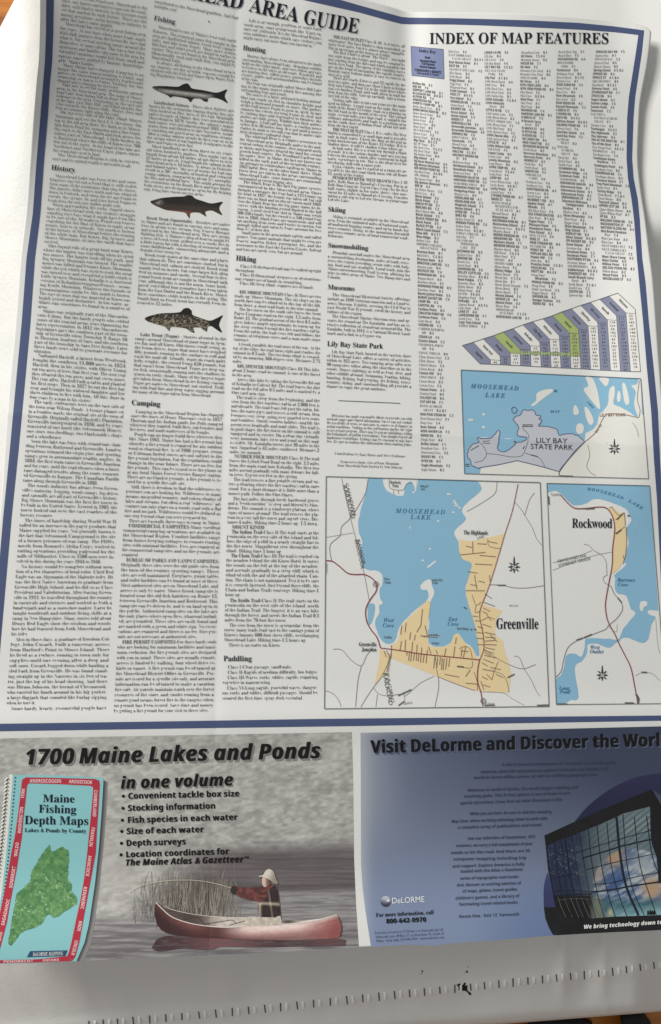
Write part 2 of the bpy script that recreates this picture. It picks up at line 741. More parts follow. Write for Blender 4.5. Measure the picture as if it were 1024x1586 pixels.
Z = zt(640, 1490, 6.4)
tear = Sheet(3, on_cloth).poly(Z((428, 228), (445, 222), (458, 214), (473, 219), (482, 234), (496, 226), (504, 208), (514, 204), (524, 214), (516, 232), (528, 240),
                             (533, 262), (541, 284), (556, 298), (574, 308), (577, 322), (568, 332), (552, 322), (540, 304), (528, 292), (505, 286), (482, 284),
                             (462, 287), (450, 276), (452, 258), (444, 240)), 4)
tear.poly(Z((528, 235), (536, 228), (540, 245), (537, 270), (531, 262)), 4)
tear.build('tear', M_SCUFF, cloth, label='small ragged black tear beside the stitching')
sp = Sheet(3, on_cloth).poly(Z((84, 80), (94, 84), (100, 100), (92, 106), (88, 98)), 4).poly(Z((76, 112), (84, 110), (82, 124), (74, 124)), 4)
sp.build('speck', M_SCUFF, cloth)
sp = Sheet(3, on_cloth).poly(Z((528, 84), (540, 86), (544, 104), (534, 112), (526, 100)), 4).poly(Z((512, 100), (518, 98), (518, 106), (512, 108)), 4)
sp.poly(Z((540, 44), (546, 46), (544, 60), (540, 58)), 4)
sp.build('speck', M_SCUFF, cloth)

# ------------------------------------- two dark feet on the wood, lower right
M_FOOT = mat('black_rubber', (0.012, 0.011, 0.011), 0.55, 0.3)


def dark_foot(outline, label):
    """rounded block standing on the floor; outline in survey units at its top"""
    pts = loop_curve(outline, 5)
    n = len(pts)
    pc = np.array(pts)
    c = pc.mean(0)
    V, F = [], []
    rings = ((1.0, FLOOR_Z), (1.0, FLOOR_Z + .014), (.97, FLOOR_Z + .019), (.88, FLOOR_Z + .022), (.5, FLOOR_Z + .0235))
    for s, z in rings:
        V += list(onto(c + (pc - c) * s, np.full(n, z)))
    for r in range(len(rings) - 1):
        for i in range(n):
            j = (i + 1) % n
            F.append((r * n + i, r * n + j, (r + 1) * n + j, (r + 1) * n + i))
    F.append(tuple((len(rings) - 1) * n + i for i in range(n)))
    V = np.array(V)
    o0 = V[:n].mean(0)
    o = link_mesh('furniture_foot', V - o0, F, M_FOOT)
    o.location = o0
    o['label'] = label
    o['category'] = 'furniture foot'
    o['group'] = 'black feet on the wood floor'


dark_foot([(830, 1572), (880, 1571), (908, 1578), (918, 1590), (900, 1640), (840, 1640), (815, 1600)],
          'black foot almost hidden beneath the cloth edge, the left one of the pair')
dark_foot([(962, 1566), (992, 1564), (1002, 1575), (1010, 1590), (1012, 1640), (975, 1640), (966, 1600)],
          'black foot with a sloping side, the clearer right one on the wood')

# ------------------------------------------------------------ printed sheet
guide = empty('map_sheet', label='large printed lake area guide sheet with text columns, inset maps and adverts', category='map')
S_LEFT = [(60, -118), (62, 0), (61.5, 52), (60, 94), (56.5, 128), (52, 180), (46, 250), (40, 325), (31, 400), (23, 500), (13.5, 600), (6, 700), (-1, 800), (-30, 1105), (-42, 1300), (-60, 1497)]
S_RIGHT = [(1003, 42.5), (1008, 48), (1008.5, 56), (1003, 100), (993.5, 150), (990.5, 182), (988.5, 245), (992.6, 290), (1000, 340), (1006, 390), (1012, 437), (1016.8, 500), (1022, 569), (1031, 680), (1039, 800), (1062, 1105), (1072, 1300), (1086, 1434)]
S_TOP = [(60, -118), (300, -66), (450, -33), (530, -12), (560, -3), (600, 8), (622, 15), (634, 17.8), (660, 18), (700, 18.4), (760, 19.5), (820, 21.5), (900, 27), (960, 33), (990, 38), (1003, 42.5)]
S_BOT = [(-60, 1497), (0, 1493), (60, 1491.5), (120, 1489), (200, 1485), (300, 1481), (424, 1475.5), (556, 1467.5), (610, 1464.8), (640, 1463.5), (672, 1464.5), (700, 1461.5), (780, 1455.5), (860, 1449), (950, 1444), (1024, 1440.5), (1086, 1434)]
S_LEFT, S_RIGHT, S_TOP, S_BOT = (curve(np.array(a), 4) for a in (S_LEFT, S_RIGHT, S_TOP, S_BOT))
pg = patch_mesh('paper', patch(S_TOP, S_BOT, S_LEFT, S_RIGHT, 330, 480), M_PAPER, guide, 0)
so = pg.modifiers.new('thickness', 'SOLIDIFY')
so.thickness = 0.00012
so.offset = -1 if pg.data.polygons[0].normal.z > 0 else 1

# blue border
bd = Sheet(2)
Lo = [(69, -96), (71.7, 0), (71.3, 52), (69.7, 94), (66.4, 135), (62.7, 180), (56.5, 250), (50.8, 330), (41, 400), (33.5, 500), (24, 600), (14.8, 700), (5, 800), (-22, 1108)]
Li = [(81, -84), (83.4, 0), (82.6, 52), (81, 94), (77, 135), (74.3, 180), (68, 250), (62.5, 330), (54, 400), (47, 500), (37.8, 600), (28.4, 700), (18, 800), (-9, 1108)]
bd.band(Lo, Li)
To = [(69, -96), (300, -50), (470, -13), (527, -.5), (555, 7.5), (600, 20), (622, 26), (634, 27), (700, 28), (741, 29), (819, 31.3), (897, 35.3), (950, 40.5), (985, 45), (998, 47)]
Ti = [(81, -84), (300, -38), (440, -7.5), (470, -.5), (555, 18.5), (600, 31), (622, 36.6), (634, 37.2), (700, 37.6), (741, 38.8), (819, 41.8), (897, 45.5), (950, 49.3), (978, 52.5), (989, 54)]
bd.band(To, Ti)
Ro = [(998, 47), (994.5, 80), (984, 150), (981.4, 182), (979.3, 245), (981.6, 276), (988, 308), (991.2, 340), (995, 400), (1000, 437), (1005.3, 500), (1012.6, 569), (1019.3, 637), (1022.5, 713), (1026, 776), (1033, 900), (1047, 1108)]
Ri = [(989, 54), (984.5, 85), (974.2, 150), (971.6, 182), (970.6, 245), (972.8, 276), (978.3, 308), (982.3, 340), (986.6, 400), (990.2, 437), (996.4, 500), (1002, 569), (1008.8, 637), (1013.2, 713), (1018, 776), (1024, 900), (1037, 1108)]
bd.band(Ro, Ri)
bd.band([(-24, 1121.5), (0, 1121), (140, 1119), (280, 1117), (488, 1113.6), (776, 1110.6), (900, 1109.5), (1050, 1108)], [(-10, 1133), (0, 1132.6), (140, 1130.5), (300, 1128), (560, 1124.4), (776, 1120.6), (1024, 1116.3), (1050, 1116)])
bd.build('border', M_NAVY, guide)


# --------------------------------------------------------------- body text
def interp(tab):
    y, v = zip(*tab)
    return lambda q: float(np.interp(q, y, v))


COLS = [
    dict(xl=interp([(-10, 97), (10, 95), (136, 88), (245, 81), (278, 77), (386, 66.7), (487, 57.6), (529, 53), (629, 44.3), (660, 42), (760, 34), (790, 31.7), (935, 20.5), (1000, 16), (1072, 10.8), (1100, 9.5)]),
         xr=interp([(-10, 228), (10, 227), (136, 221), (250, 215), (278, 211.7), (386, 206.5), (487, 199.5), (529, 197.5), (629, 191.5), (660, 189.5), (760, 183.3), (790, 180.8), (935, 173.5), (1000, 170), (1072, 165.2), (1100, 164.5)]),
         sl=interp([(-10, .15), (10, .148), (135, .126), (250, .097), (278, .086), (390, .079), (500, .077), (630, .063), (660, .05), (760, .041), (800, .02), (930, 0), (1100, -.004)])),
    dict(xl=interp([(0, 239), (46, 236.5), (105, 233), (163, 230.6), (261, 224.5), (341, 219), (454, 213), (523, 209), (599, 205.3), (643, 202), (731, 196.6), (767, 194.5), (875, 187.3), (906, 186.6), (1001, 181.5), (1100, 176)]),
         xr=interp([(0, 369), (46, 365.6), (105, 364), (163, 362), (261, 358.7), (341, 356), (454, 351), (523, 350), (599, 347.6), (643, 345.6), (731, 343), (767, 342.8), (875, 339.5), (906, 337.8), (1001, 335.3), (1100, 330)]),
         sl=interp([(0, .2), (46, .188), (105, .13), (163, .112), (261, .098), (341, .091), (454, .068), (523, .058), (600, .056), (643, .045), (731, .038), (767, .034), (875, .022), (906, .011), (1001, 0), (1100, -.005)])),
    dict(xl=interp([(37, 377.6), (90, 374.6), (133, 373), (150, 372.5), (215, 371), (270, 369.5), (291, 368), (366, 366), (457, 363), (518, 361.5), (573, 359.5), (692, 356), (713, 355), (845, 350.7), (867, 350), (983, 347), (1072, 344)]),
         xr=interp([(37, 498), (150, 497.8), (291, 497.8), (457, 497), (518, 496.2), (573, 495.7), (692, 494.4), (845, 493.6), (983, 494), (1072, 491.5)]),
         sl=interp([(37, .128), (90, .132), (133, .11), (150, .116), (215, .104), (291, .098), (366, .07), (457, .067), (518, .06), (573, .053), (692, .038), (713, .036), (845, .015), (983, .008), (1072, -.004)])),
    dict(xl=interp([(56, 508.2), (130, 507.8), (248, 507), (340, 507.5), (463, 507), (583, 505.5), (648, 506), (690, 506)]),
         xr=interp([(56, 627), (130, 628), (164, 628.5), (248, 630), (340, 633), (421, 635), (463, 635.6), (583, 637), (648, 638.4), (690, 638)]),
         sl=interp([(56, .142), (95, .126), (130, .108), (164, .1), (248, .072), (340, .086), (421, .084), (463, .066), (583, .061), (648, .046), (690, .04)])),
]

# per column: blocks of (first line y, last line y, lines).  '>' opens a paragraph
TEXT = [[
    (-7, 93, """Kineo, but for the Penobscot, Moosehead is the
times, only hunters and trappers came into the woods,
lakes, until lumber interests in the province could
see that marked its early history. Those are the
among operations, using farming as industry to
after this lake's outer quality.
>Moosehead has served as a sport fishing area
for years. At one time when more boats made
their daily journeys from the Greenville, have had
what is, but several sporting camps around the
themselves, or many cabins. This was a time when
sportsmen and families who came to the area for
extended vacations would fish from small and
canvas canoes guided by famous, knowledge-
able "Maine Guides." """),
    (99.5, 166, """>Many things have changed. Camping is no
longer the same transportation is better, and
access to Moosehead around by backwoods
steamship or canoe is better. Visiting, too, has
changed and is changing for the better.
>Take now to see the many spectacular natural
areas in the Moosehead area. The name of Moose-
head Lake, from Indian Hill on Route 15, is a grand
welcome to the area. Continuing up the east side
of the lake, past Blue Hill, you'll find another fine
view towards the Kineo cliffs. Moose, deer and
bear are common sights along this road."""),
    (172.5, 245, """>On the west side of the lake, climb Moose
Mountain and see the first U.S. fire tower. On
top to the old area there. It's thick as to Moose-
tain Kineo Pond for swimming and a fine beach.
On route to the East Outlet and look across the
widest part of Moosehead. A little further on
is Rockwood where the cliffs of Kineo rise 700
feet out of the water. At the head of the lake are
Northeast and Northwest Carry places where
the steamships used to land.
>The Moosehead Region is rich in services
more and its natural wealth is accessible to all."""),
    (271, 373, """>Moosehead Lake was born of ice and snow.
Glaciers carved out a bowl that is still visible
from many of the mountains that ring its shores.
The glaciers didn't move much and was whipped
down to bedrock, and when the ice age began to
recede, the spruce, fir and pine forest began to
break down the rock into shallow acidic soils.
>When approaching the rocky, rugged shore-
line of Moosehead with the visitors struggle
standing cove bays what it might have been like
to be one of the Abenaki or Penobscot braves
searching for the flint of Kineo to make spear
points, knives or utensils. Not much is known
of the history of Moosehead before the coming
of the white man. But Kineo, Big Spencer and
Moose Mountains sit into the earth that have
survived."""),
    (379.5, 474, """>One legend tells of a great hunt near Kineo,
where the hunter was travelling when he spied
two moose. The hunter took off his pack, and
Big Spencer Mountain was formed. The smaller
moose was killed and became Kineo Mountain,
while the pot which was used to cook the meat
was turned over and resembled a kettle which is
Little Spencer Mountain. Kokadjo is a shortened
version of Kokadjoweemgwasebemsis - mean-
ing Kettle Mountain. Whatever the legends or
pronunciations might be, this much is known.
The type of stone that was quarried at Kineo was
highly prized and distinctive. At low water, ar-
tifacts can sometimes be found in a number of
areas."""),
    (480.5, 543, """>Maine was originally part of the Massachu-
setts Colony. But the hardy people who settled
some of the coastal areas were clamoring for
fairer representation. In 1812, the Massachusetts
legislature gave the southern part of the town-
ship of Greenville when Township 9, Range 10,
to Thornton Academy of Saco, and the northern
part of the township to Saco Free Bridge. Later
these lands were sold to generate revenue for
education."""),
    (549.5, 614.5, """>Nathaniel Haskell, a farmer from Westbrook,
bought the southern 11,000 acres in 1824.
Haskell, then in his sixties, with Oliver Young
cut ten acres of trees that first year. The next year
they cleared the ten acres and cut seven more.
The year after, Haskell built a cabin and planted
his first crops. Then in 1827 he cut the first hay
crop and brought his widowed daughter and her
three children to live with him. All this, done in
four years by a man in his sixties!"""),
    (621.5, 675, """>The early settlements were on the east side of
the town near Wilson Ponds. A bronze plaque set
in a boulder marks the original site of the town of
Greenville. Originally called Haskell's Plantation,
Greenville incorporated in 1836, and by years
consisted of one hotel (the Seboomook House),
one store, two dwellings, two blacksmith's shops
and a schoolhouse."""),
    (682.5, 743.5, """>Soon the lake was busy with steamboats shut-
tling between Rockwood and Greenville. Lumber
operations trimmed the virgin pine, and sporting
camps grew to accommodate wealthy anglers. In
1884, the first train came to Greenville Junction
and for years, until the road closures when a hurri-
cane damaged trestles along the route, connect-
ed Greenville to Bangor. The Canadian Pacific
came along through Greenville in 1888."""),
    (751, 797.5, """>The woods industry has always been Green-
ville's mainstay. Logging, woods camps, log-drives
and sawmills are all part of Greenville's history.
Big Moose Mountain was the first fire tower to
be built in the United States. Erected in 1905, the
tower looked out over the vast reaches of the
forestry resource."""),
    (805.3, 869, """>The times of hardship during World War II
called for an increase in the paper products that
Maine supplied for years. Not generally known is
the fact that Seboomook Campground is the site
of a former prisoner-of-war camp. The POWs,
mostly from Rommel's Afrika Corps, worked in
cutting operations providing pulpwood for the
mills of Millinocket. Close to 1500 men were in-
volved in this during the years 1944 to 1946."""),
    (877, 982, """>No history would be complete without men-
tion of a few characters of local color. Chief Red
Eagle was an Algonquin of the Malecite tribe. He
was the first Native American to graduate from
Greenville High School, and he did so as Class
President and Valedictorian. After leaving Green-
ville in 1911, he travelled throughout the country
in carnivals and circuses and worked as both a
lumberjack and as a snowshoe maker. Later he
taught woodcraft and outdoor living skills at a
camp in New Hampshire. Many stories told about
Henry Red Eagle show the wisdom and woods
lore he had learned from both Moosehead and
his tribe."""),
    (990, 1097, """>Also in those days, a graduate of Bowdoin Col-
lege, John Cusack, built a causeway across
from Harford's Point to Moose Island. There
he lived as a recluse, coming to town only for
supplies-until one evening after a deep and
soft snow, Cusack bogged down while hauling a
sled back from Greenville. He was found stand-
ing straight up in the Narrows in six feet of wa-
ter, just the top of his head showing. And there
was Hiram Johnson, the hermit of Chesuncook,
who carried his lunch around in his hip pocket-
a large flapjack that sounded like burlap ripping
when he tore it.
>Some hardy, hearty, resourceful people have"""),
], [
    (1.5, 8.5, """contributed to the Moosehead tradition. And that
includes you!"""),
    (40.5, 88, """>Moosehead is one of Maine's best cold water
fisheries. The principal game fish caught in the
area are landlocked salmon, brook trout (square-
tails), and lake trout (togue). Many more species
like bass and white perch are found in waters to
explore. They are not found in the Moosehead area.
Occasionally, cusk and while fish, you might by
Moosehead Lake."""),
    (95, 114, """>As always, all fishing in the Moosehead area is
on seasons set the specific seasons would be
checked with the Fish and Game Open Water Fish-
ing Regulations Summary."""),
    (157, 218, """>*Landlocked Salmon* - These silver fighters are
known for the spectacular leaping display they give
when hooked on flies, lures or live bait. Originally
native to parts of Maine, they were introduced to
Moosehead in 1879. Smelts, the salmon's major
food source, were introduced around 1893. Salmon
spawn from mid October to late November, usual-
ly searching out gravel areas on windblown streams.
After a young salmon spends its first year or so in
the stream where it was hatched, it migrates to the
lakes and begins to grow fast."""),
    (225, 292, """>Most landlocks are from three to six years
old when hooked by anglers. They might vary in
length from about 14 inches at age three to over
22 inches at age six. Legal length for salmon in the
Moosehead area is 14 inches. As always in Fisheries
and Inland waters, "the use of worms for bait can
result in a 50% mortality of hooked and released
young salmon, compared to about 5% mortality
for flies and artificial lures." This might account for
the restrictions on the Roach River and East Outlet,
both rivers are designated as open for fly-fishing
only, being time season nursery areas."""),
    (336, 386, """>*Brook Trout (Squaretails)* - Brookies are native
to Maine and are found in varying sizes and num-
bers in about every stream, bog, beaver flowage
and pond in the Moosehead area. They are strong
fighting fish. A Mainer's idea of heaven might be
a mess of brook trout, grilled over a smoky fire in
a little bacon fat with a dusting of cornmeal, with
some fiddleheads, simmering alongside and a
draught of hot strong tea."""),
    (393.3, 468, """>Brook trout spawn at the same time and places
that salmon do. They are sometimes stocked, but in
Moosehead only salmon are stocked. Brook trout
mainly feed on insects, but some larger fish often
feed on minnows and smelts. Several four to five-
pound brook trout are caught in Moosehead each
year, although this is not the norm. Some hook-
jawed, red-bellied four-pounders have been taken
from the East Outlet and the Roach River. Moose
River sometimes yields trophies in the spring. The
length limit on brook trout has recently been in-
creased to 12 inches."""),
    (517, 606, """>*Lake Trout (Togue)* - Stories abound in the
camps around Moosehead of giant togue in Spen-
cer Bay and off Kineo. Old-timers recall seeing, as
the boom drives, togue that must have weighed
fifty pounds coming to the surface to roll and
wash the mud off. Actually, togue do reach quite
hefty weights, the record being 620 pounds, but
that wasn't from Moosehead. Togue are deep wa-
ter fish, occasionally coming into the shallows to
spawn on rocky shoals. Many of the largest togue
are taken from Moosehead in ice fishing season.
Togue are native to Moosehead, not stocked. Troll-
ing with lead line and deep water rigging account
for many of the togue taken from Moosehead."""),
    (636.6, 664.6, """>Camping in the Moosehead Region has changed
since the times of Henry Thoreau's visit in 1857.
Thoreau and his Indian guide Joe Polis camped
wherever they wanted, built fires, cut brushes and
live trees, and made mattresses of fir boughs."""),
    (672, 745.7, """>People can no longer build fires wherever they
like. Since 1965, Maine has had a fire permit law
whereby a fire permit is required for any outdoor
wood or charcoal fire. As of 1980, propane, sterno
or Coleman fueled stoves are not subject to the
fire permit legislation, but the regulations could
change in the near future. There are no fees for
fire permits. They can be issued over the phone or
at any local Maine Forest Service Ranger station.
There are no blanket permits, a fire permit is is-
sued for a specific fire-safe site."""),
    (753.4, 798.5, """>Still, there is freedom to find the wilderness ex-
perience you are looking for. Wilderness to many
means unspoiled country, unbroken chains of
lakes and streams, but often a real "wilderness" ad-
venture can take place on a woods road with a flat
tire and no jack. Wilderness could be defined as
one step beyond what you were prepared for."""),
    (806, 859, """>There are basically three ways to camp in Maine.
>*COMMERCIAL CAMPSITES-*Many excellent
commercial camping operations are available in
the Moosehead Region. Comfort facilities range
from house keeping cottages to remote tenting
sites with minimal facilities. Fees are required at
the commercial campsites and no fire permits are
required."""),
    (866.6, 986, """>*BUREAU OF PARKS AND LANDS CAMPSITES-*
Originally these sites were the old guide sites from
the turn-of-the-century sporting camps. These
sites are well maintained. Fireplaces, picnic tables
and toilet facilities can be found at most of these.
Most authorized sites are on Moosehead Lake, and
access is only by water. Moose Brook campsite is
located near the old fish hatchery on Route 15,
between Greenville Junction and Rockwood. This
campsite can be driven to, and is on land open to
the public. Authorized campsites on the lake are
the only places where open fires (charcoal includ-
ed) are permitted. These sites are easily found and
are marked with a green and white sign. No reser-
vations are required and there is no fee. Fire per-
mits are not necessary at authorized sites."""),
    (994, 1101, """>*FIRE PERMIT CAMPSITES-*For those hardy souls
who are looking for minimum facilities and maxi-
mum seclusion, the fire permit sites are designed
with you in mind. These sites are usually remote,
access is limited by walking, four wheel drive ve-
hicle or canoe. A fire permit can be obtained at
the Moosehead District Office in Greenville. Per-
mits are issued for a specific site only, and accurate
information can be obtained to make a vacation
fire-safe. Air patrols maintain watch over the forest
resources of the state, and smoke coming from a
remote pond means forest fire to the rangers when
no permit has been issued. Save time and money
by getting a fire permit for your visit to these sites."""),
], [
    (30.5, 57, """>Life is at enough, problem or some back
woods areas, some special words like "Carry on,
carry out" philosophy. It is the Moosehead Region's
own outdoors motto which says visitors you
might carry out more than you carried in." """),
    (85, 120.5, """>Hunters have always been attracted to the lands
surrounding Moosehead Lake. Abundant wildlife
hold on the ridge lands, and wise fellow appears
to browse on the edges at old roads. Woodcock and
are hunting deer, ruffed grouse (partridge) favorite
resorts, guides and accommodations can be found
of his wins."""),
    (126.5, 138, """>The bear was originally called Moose Hill Lake
ing to the many moose which live among the
surrounding bogs and ponds."""),
    (144, 203, """>The moose is a large, awkward looking animal.
One can reach six feet in shoulder height and
weigh a thousand pounds or more. The antlers
of the bull moose begin to grow in April. In late
summer the velvety covering begins to shed, and
by rutting time mid-September to October, the
antlers are fully grown. Wildlife how their antlers
in January. A bull calf has knobs, a yearling moose
spikes 8 to 10 inches long. It is not until a moose
reaches its ninth or eleventh year that its antlers take
their distinctive palmated shape."""),
    (209, 275, """>The whitetail Deer is a relative newcomer to
the Moosehead area. Originally native to the mid-
central section of the country, deer migrated north
as farms and loggers cleared the land for second
growth food sources. The Woodland Caribou was
the native "deer" in Maine, the last one known was
killed in the early part of the twentieth century.
An attempt to reintroduce caribou to Maine in
1963 failed. Deer, on the other hand, thrive. While
fewer deer are taken in the areas surrounding
Moosehead Lake, some hunters are commonly
surrounded at recent logging sites."""),
    (280.5, 353, """>The Black Bear is the last big game species
encountered in the Moosehead area. Once
thought a nuisance, the bear had a $15 bounty on
his head; in 1957, the bounty was taken off, but still
there was no limit and no closed season until 1969.
Now the Black Bear has the big game status he de-
serves, with the hunting period limited to the fall
season. A good sized bear shot in Maine may weigh
300-350 pounds, but the record is a 540 pound bear
shot in 1968. Black bears are omnivorous and will
eat anything from roots and berries to carrion, but
animals killed and eaten by bears account for less
than 5% of their diet."""),
    (359, 385, """>Small game in the area include rabbits and ruffed
grouse. Non-game animals that might be seen are
beaver, marten, fisher, porcupine, fox, and the
newcomer to the East the Eastern Coyote. Bobcat
and lynx are rarely seen, but are around."""),
    (411, 437.4, """>Class I-Well-cleared trail may be walked upright
throughout.
>Class II-Occasional steepness or obstructions
may require use of hands in scrambling.
>Class III-Steep climb, requires use of hands."""),
    (451, 525, """>*BIG MOOSE MOUNTAIN* Class II-There are two
trails up Moose Mountain. The ski slope on the
north face can be climbed to the top of the lift,
from there, a short trail leads to the true summit.
>The fire tower on the south side leaves the Scott
Paper Company road on the right, 1.2 miles from
Route 15. The gradual ascent of the first 0.5 miles
gives hikers ample opportunity to warm up for
the steep section beyond the fire warden's cabin.
From the cabin, the trail veers left and follows the
remains of telephone wires and a man-made stone
staircase."""),
    (532, 559, """>A brook parallels the trail most of the way. At the
top of the ridge, the trail turns right and reaches the
summit in 0.3 mile. The two-hour climb is reward-
ed by an amazing 360-degree view. Distance-3.75
miles."""),
    (566, 607.6, """>*BIG SPENCER MOUNTAIN* Class III-This hike,
about 2 hours road-to-summit, is one of the finest
in the area.
>Access this hike by taking the Greenville Rd out
of Kokadjo to Culvert Rd. The trail leaves the dirt
road on the left after 0.5 miles and is marked by a
blue yard arm sign."""),
    (614.5, 699.4, """>The trail is steep from the beginning, and the
view from the fire warden's cabin at 2,000 feet is
unbelievable. The trail bears left past the cabin, fol-
lows the water pipe) and crosses a cold stream, then
becomes very steep, going over gnarled tree roots
and boulders. Sturdy wooden ladders simplify the
ascent over headwalls and mud slides. The trail is
in good shape; the fire tower on the summit is still
equipped and in service. On a clear day virtually
every mountain, lake, river and pond on this map
is visible. Mt. Katahdin towers just 30 miles to the
east, Sugarloaf is 65 miles southwest. Distance-2
miles (to summit)."""),
    (706, 734.7, """>*NUMBER FOUR MOUNTAIN* Class II-The trail
leaves the Lyford Pond Road on the right, 3.3 miles
from the main road into Kokadjo. The first two
miles ascend gradually with many detours for fall-
en trees. Expect wet feet in the spring."""),
    (742, 764, """>The trail crosses a fine potable stream and en-
ters a clearing where the fire warden's cabin once
stood. For a short distance it is little more than a
moose path. Follow the blue blazes."""),
    (771.8, 808.4, """>The last miles, through lovely hardwood groves
and a "beech corridor," is steep and littered by blow-
downs. The summit is a windswept plateau, where
signs of moose abound! The trail crosses the pla-
teau to a very tall fire tower and superb views. Dis-
tance-4 miles. Hiking time-2 hours up, 1.5 down."""),
    (815.7, 853, """>*MOUNT KINEO*
>*The Indian Trail-*Class II-The trail starts at the
peninsula on the west side of the island and fol-
lows the edge of a cliff in a nearly straight line to
the fire tower. Magnificent view throughout the
climb. Hiking time-1 hour up."""),
    (860, 921, """>*The Chain Trail-*Class III-The trail is reached via
the meadow behind the old Kineo Hotel. It enters
the woods on the left at the top of the meadow,
and ascends gradually to a steep cliff, which is
climbed with the aid of the attached chain. Cau-
tion: The chain is not maintained. Test it to be sure
it is securely fastened. Just beyond those cliffs, the
Chain and Indian Trails converge. Hiking time-1
hour up."""),
    (929.4, 998.6, """>*The Bridle Trail-*Class II-The trail starts on the
peninsula on the west side of the island, north
of the Indian Trail. The longest, it is an easy hike
through the forest, and meets the Indian Trail 0.3
miles from the 70-foot fire tower.
>The view from the tower is spectacular, from the
tower, many trails lead east to the vantage point of
Kineo's famous 600-foot sheer cliffs, overhanging
Moosehead Lake. Hiking time-1.5 hours up.
>There is no water on Kineo."""),
    (1032.7, 1081.5, """>Class I-Clear passage, sandbanks.
>Class II-Rapids of medium difficulty, low ledges.
>Class III-Waves, rocks, eddies, rapids, requiring
expertise in maneuvering.
>Class VI-Long rapids, powerful waves, danger-
ous rocks and eddies, difficult passages. Should be
scouted the first time; spray deck essential."""),
], [
    (55.5, 73, """>*THE EAST OUTLET* Class II, III. As it enters, all
whitewater! The East Outlet is dam controlled, so
water level varies, but it is almost always runnable.
Put in upstream at the house or bridge."""),
    (79, 114, """>The first Chute is about "The Wave" - two tight
one wide from the bridge and can be scouted by
just starting from the dirt road which parallels the
north river bank. The queen of the standing waves
are at the head of navigating the rapids nearby.
Rounds water bottom makes it easy to recover in
case of a spill."""),
    (119, 147, """>There are nearly 4 here is and 53 rapids for the
next two miles, and then one Short Chute to Bridge
deep into bottom Pond. Up to the right there where
you see further Pond, and walk down to wait for
deep from the cliffs. Line up carefully, take a room,
one left of the edge."""),
    (153, 192.4, """>Visiting rafts take to take-out point use the main
aged on follows. A pond road on the right. One mile
south of the Route 15 bridge, leads to a clearing on
the left bank in the mouth of the river. The second
right, several miles past that road, is suitable for
ordinary automobiles and leads to a parking area
on the south shore of Indian Pond, about one mile
from the last rapid."""),
    (199, 250.5, """>*THE WEST OUTLET* Class I, II & ¢ miles-The West
Outlet is controlled by a small dam and is possible
only in high water. Check the flow at the put-in
point downstream of the Route 15 bridge. If it is
shallow there, it will be shallow below where go.
>In high water, this is a scenic trip through a chain
of ponds. It is the various families and easy passing
between the ponds, which offer excitement in high
water, experience in tow. This is the ideal river for
developing skill with a canoe pole."""),
    (256.4, 308, """>Extra vehicles can be parked at a campsite ac-
cessible by the dirt road which turns left off Route
15, north of the bridge.
>*PENOBSCOT RIVER, WEST BRANCH* Class I, III
miles, Rolls Dam to Hannibal's Crossing. Put in at
Rolls Dam Campsite. Expect Class I trips for the first
half; routes slightly in low water, there's slow mov-
ement for 15 miles to Hannibal's Crossing. Consider
taking a side trip to Lobster Stream, to picturesque
Lobster Lake."""),
    (334, 364, """>Skiing is certainly available in the Moosehead
area. From the unlimited miles of backwood roads,
abandoned logging routes and open lands for
cross-country skiing, to the mountain downhill
and cross-country areas of local commercial estab-
lishments."""),
    (390, 428, """>Plentiful snowfall makes the Moosehead area
a snowmobiling destination, miles of trails criss-
cross the region providing scenic rides with lodg-
ing, food and gas available. Local trails join the
Maine interconnecting Trail System, allowing for
trips to other areas of Maine, New Hampshire and
Canada."""),
    (455.5, 515.4, """>The Moosehead Historical Society offerings
include an 1899 Victorian mansion and a Lumber-
men's Museum. Exhibits, covering the Civil War to
past World War II periods, retell the history and
culture of the region.
>The Moosehead Marine Museum owns and op-
erates the steamboat The Katahdin, and has an ex-
tensive collection of steamboat memorabilia. The
Katahdin, built in 1914, is a National Historic Land-
mark and a link to a bygone era."""),
    (543.7, 597.7, """>Lily Bay State Park, located on the eastern shore
of Moosehead Lake, offers a variety of activities
within its 925 acres. Two camping areas offer over
90 campsites either along the shoreline or in the
woods. Moose sightings as well as bear, deer, and
other wildlife abound. Swimming, boating, hiking,
hunting, fishing, leaf peeping, ice fishing, cross-
country skiing, and snowmobiling all provide a
chance to enjoy the great outdoors."""),
    (642.5, 683, """>DeLorme has made reasonable efforts to provide you with
accurate maps and related information, but we can not exclude
the possibility of errors or omissions in sources or of changes in
actual conditions. Nothing in this publication implies the right
to use private property. There may be private inholdings within
the boundaries of public reservations. You should respect all
landowner restrictions. Listings may be seasonal or may have
fees. Be sure to confirm this information when making plans."""),
]]
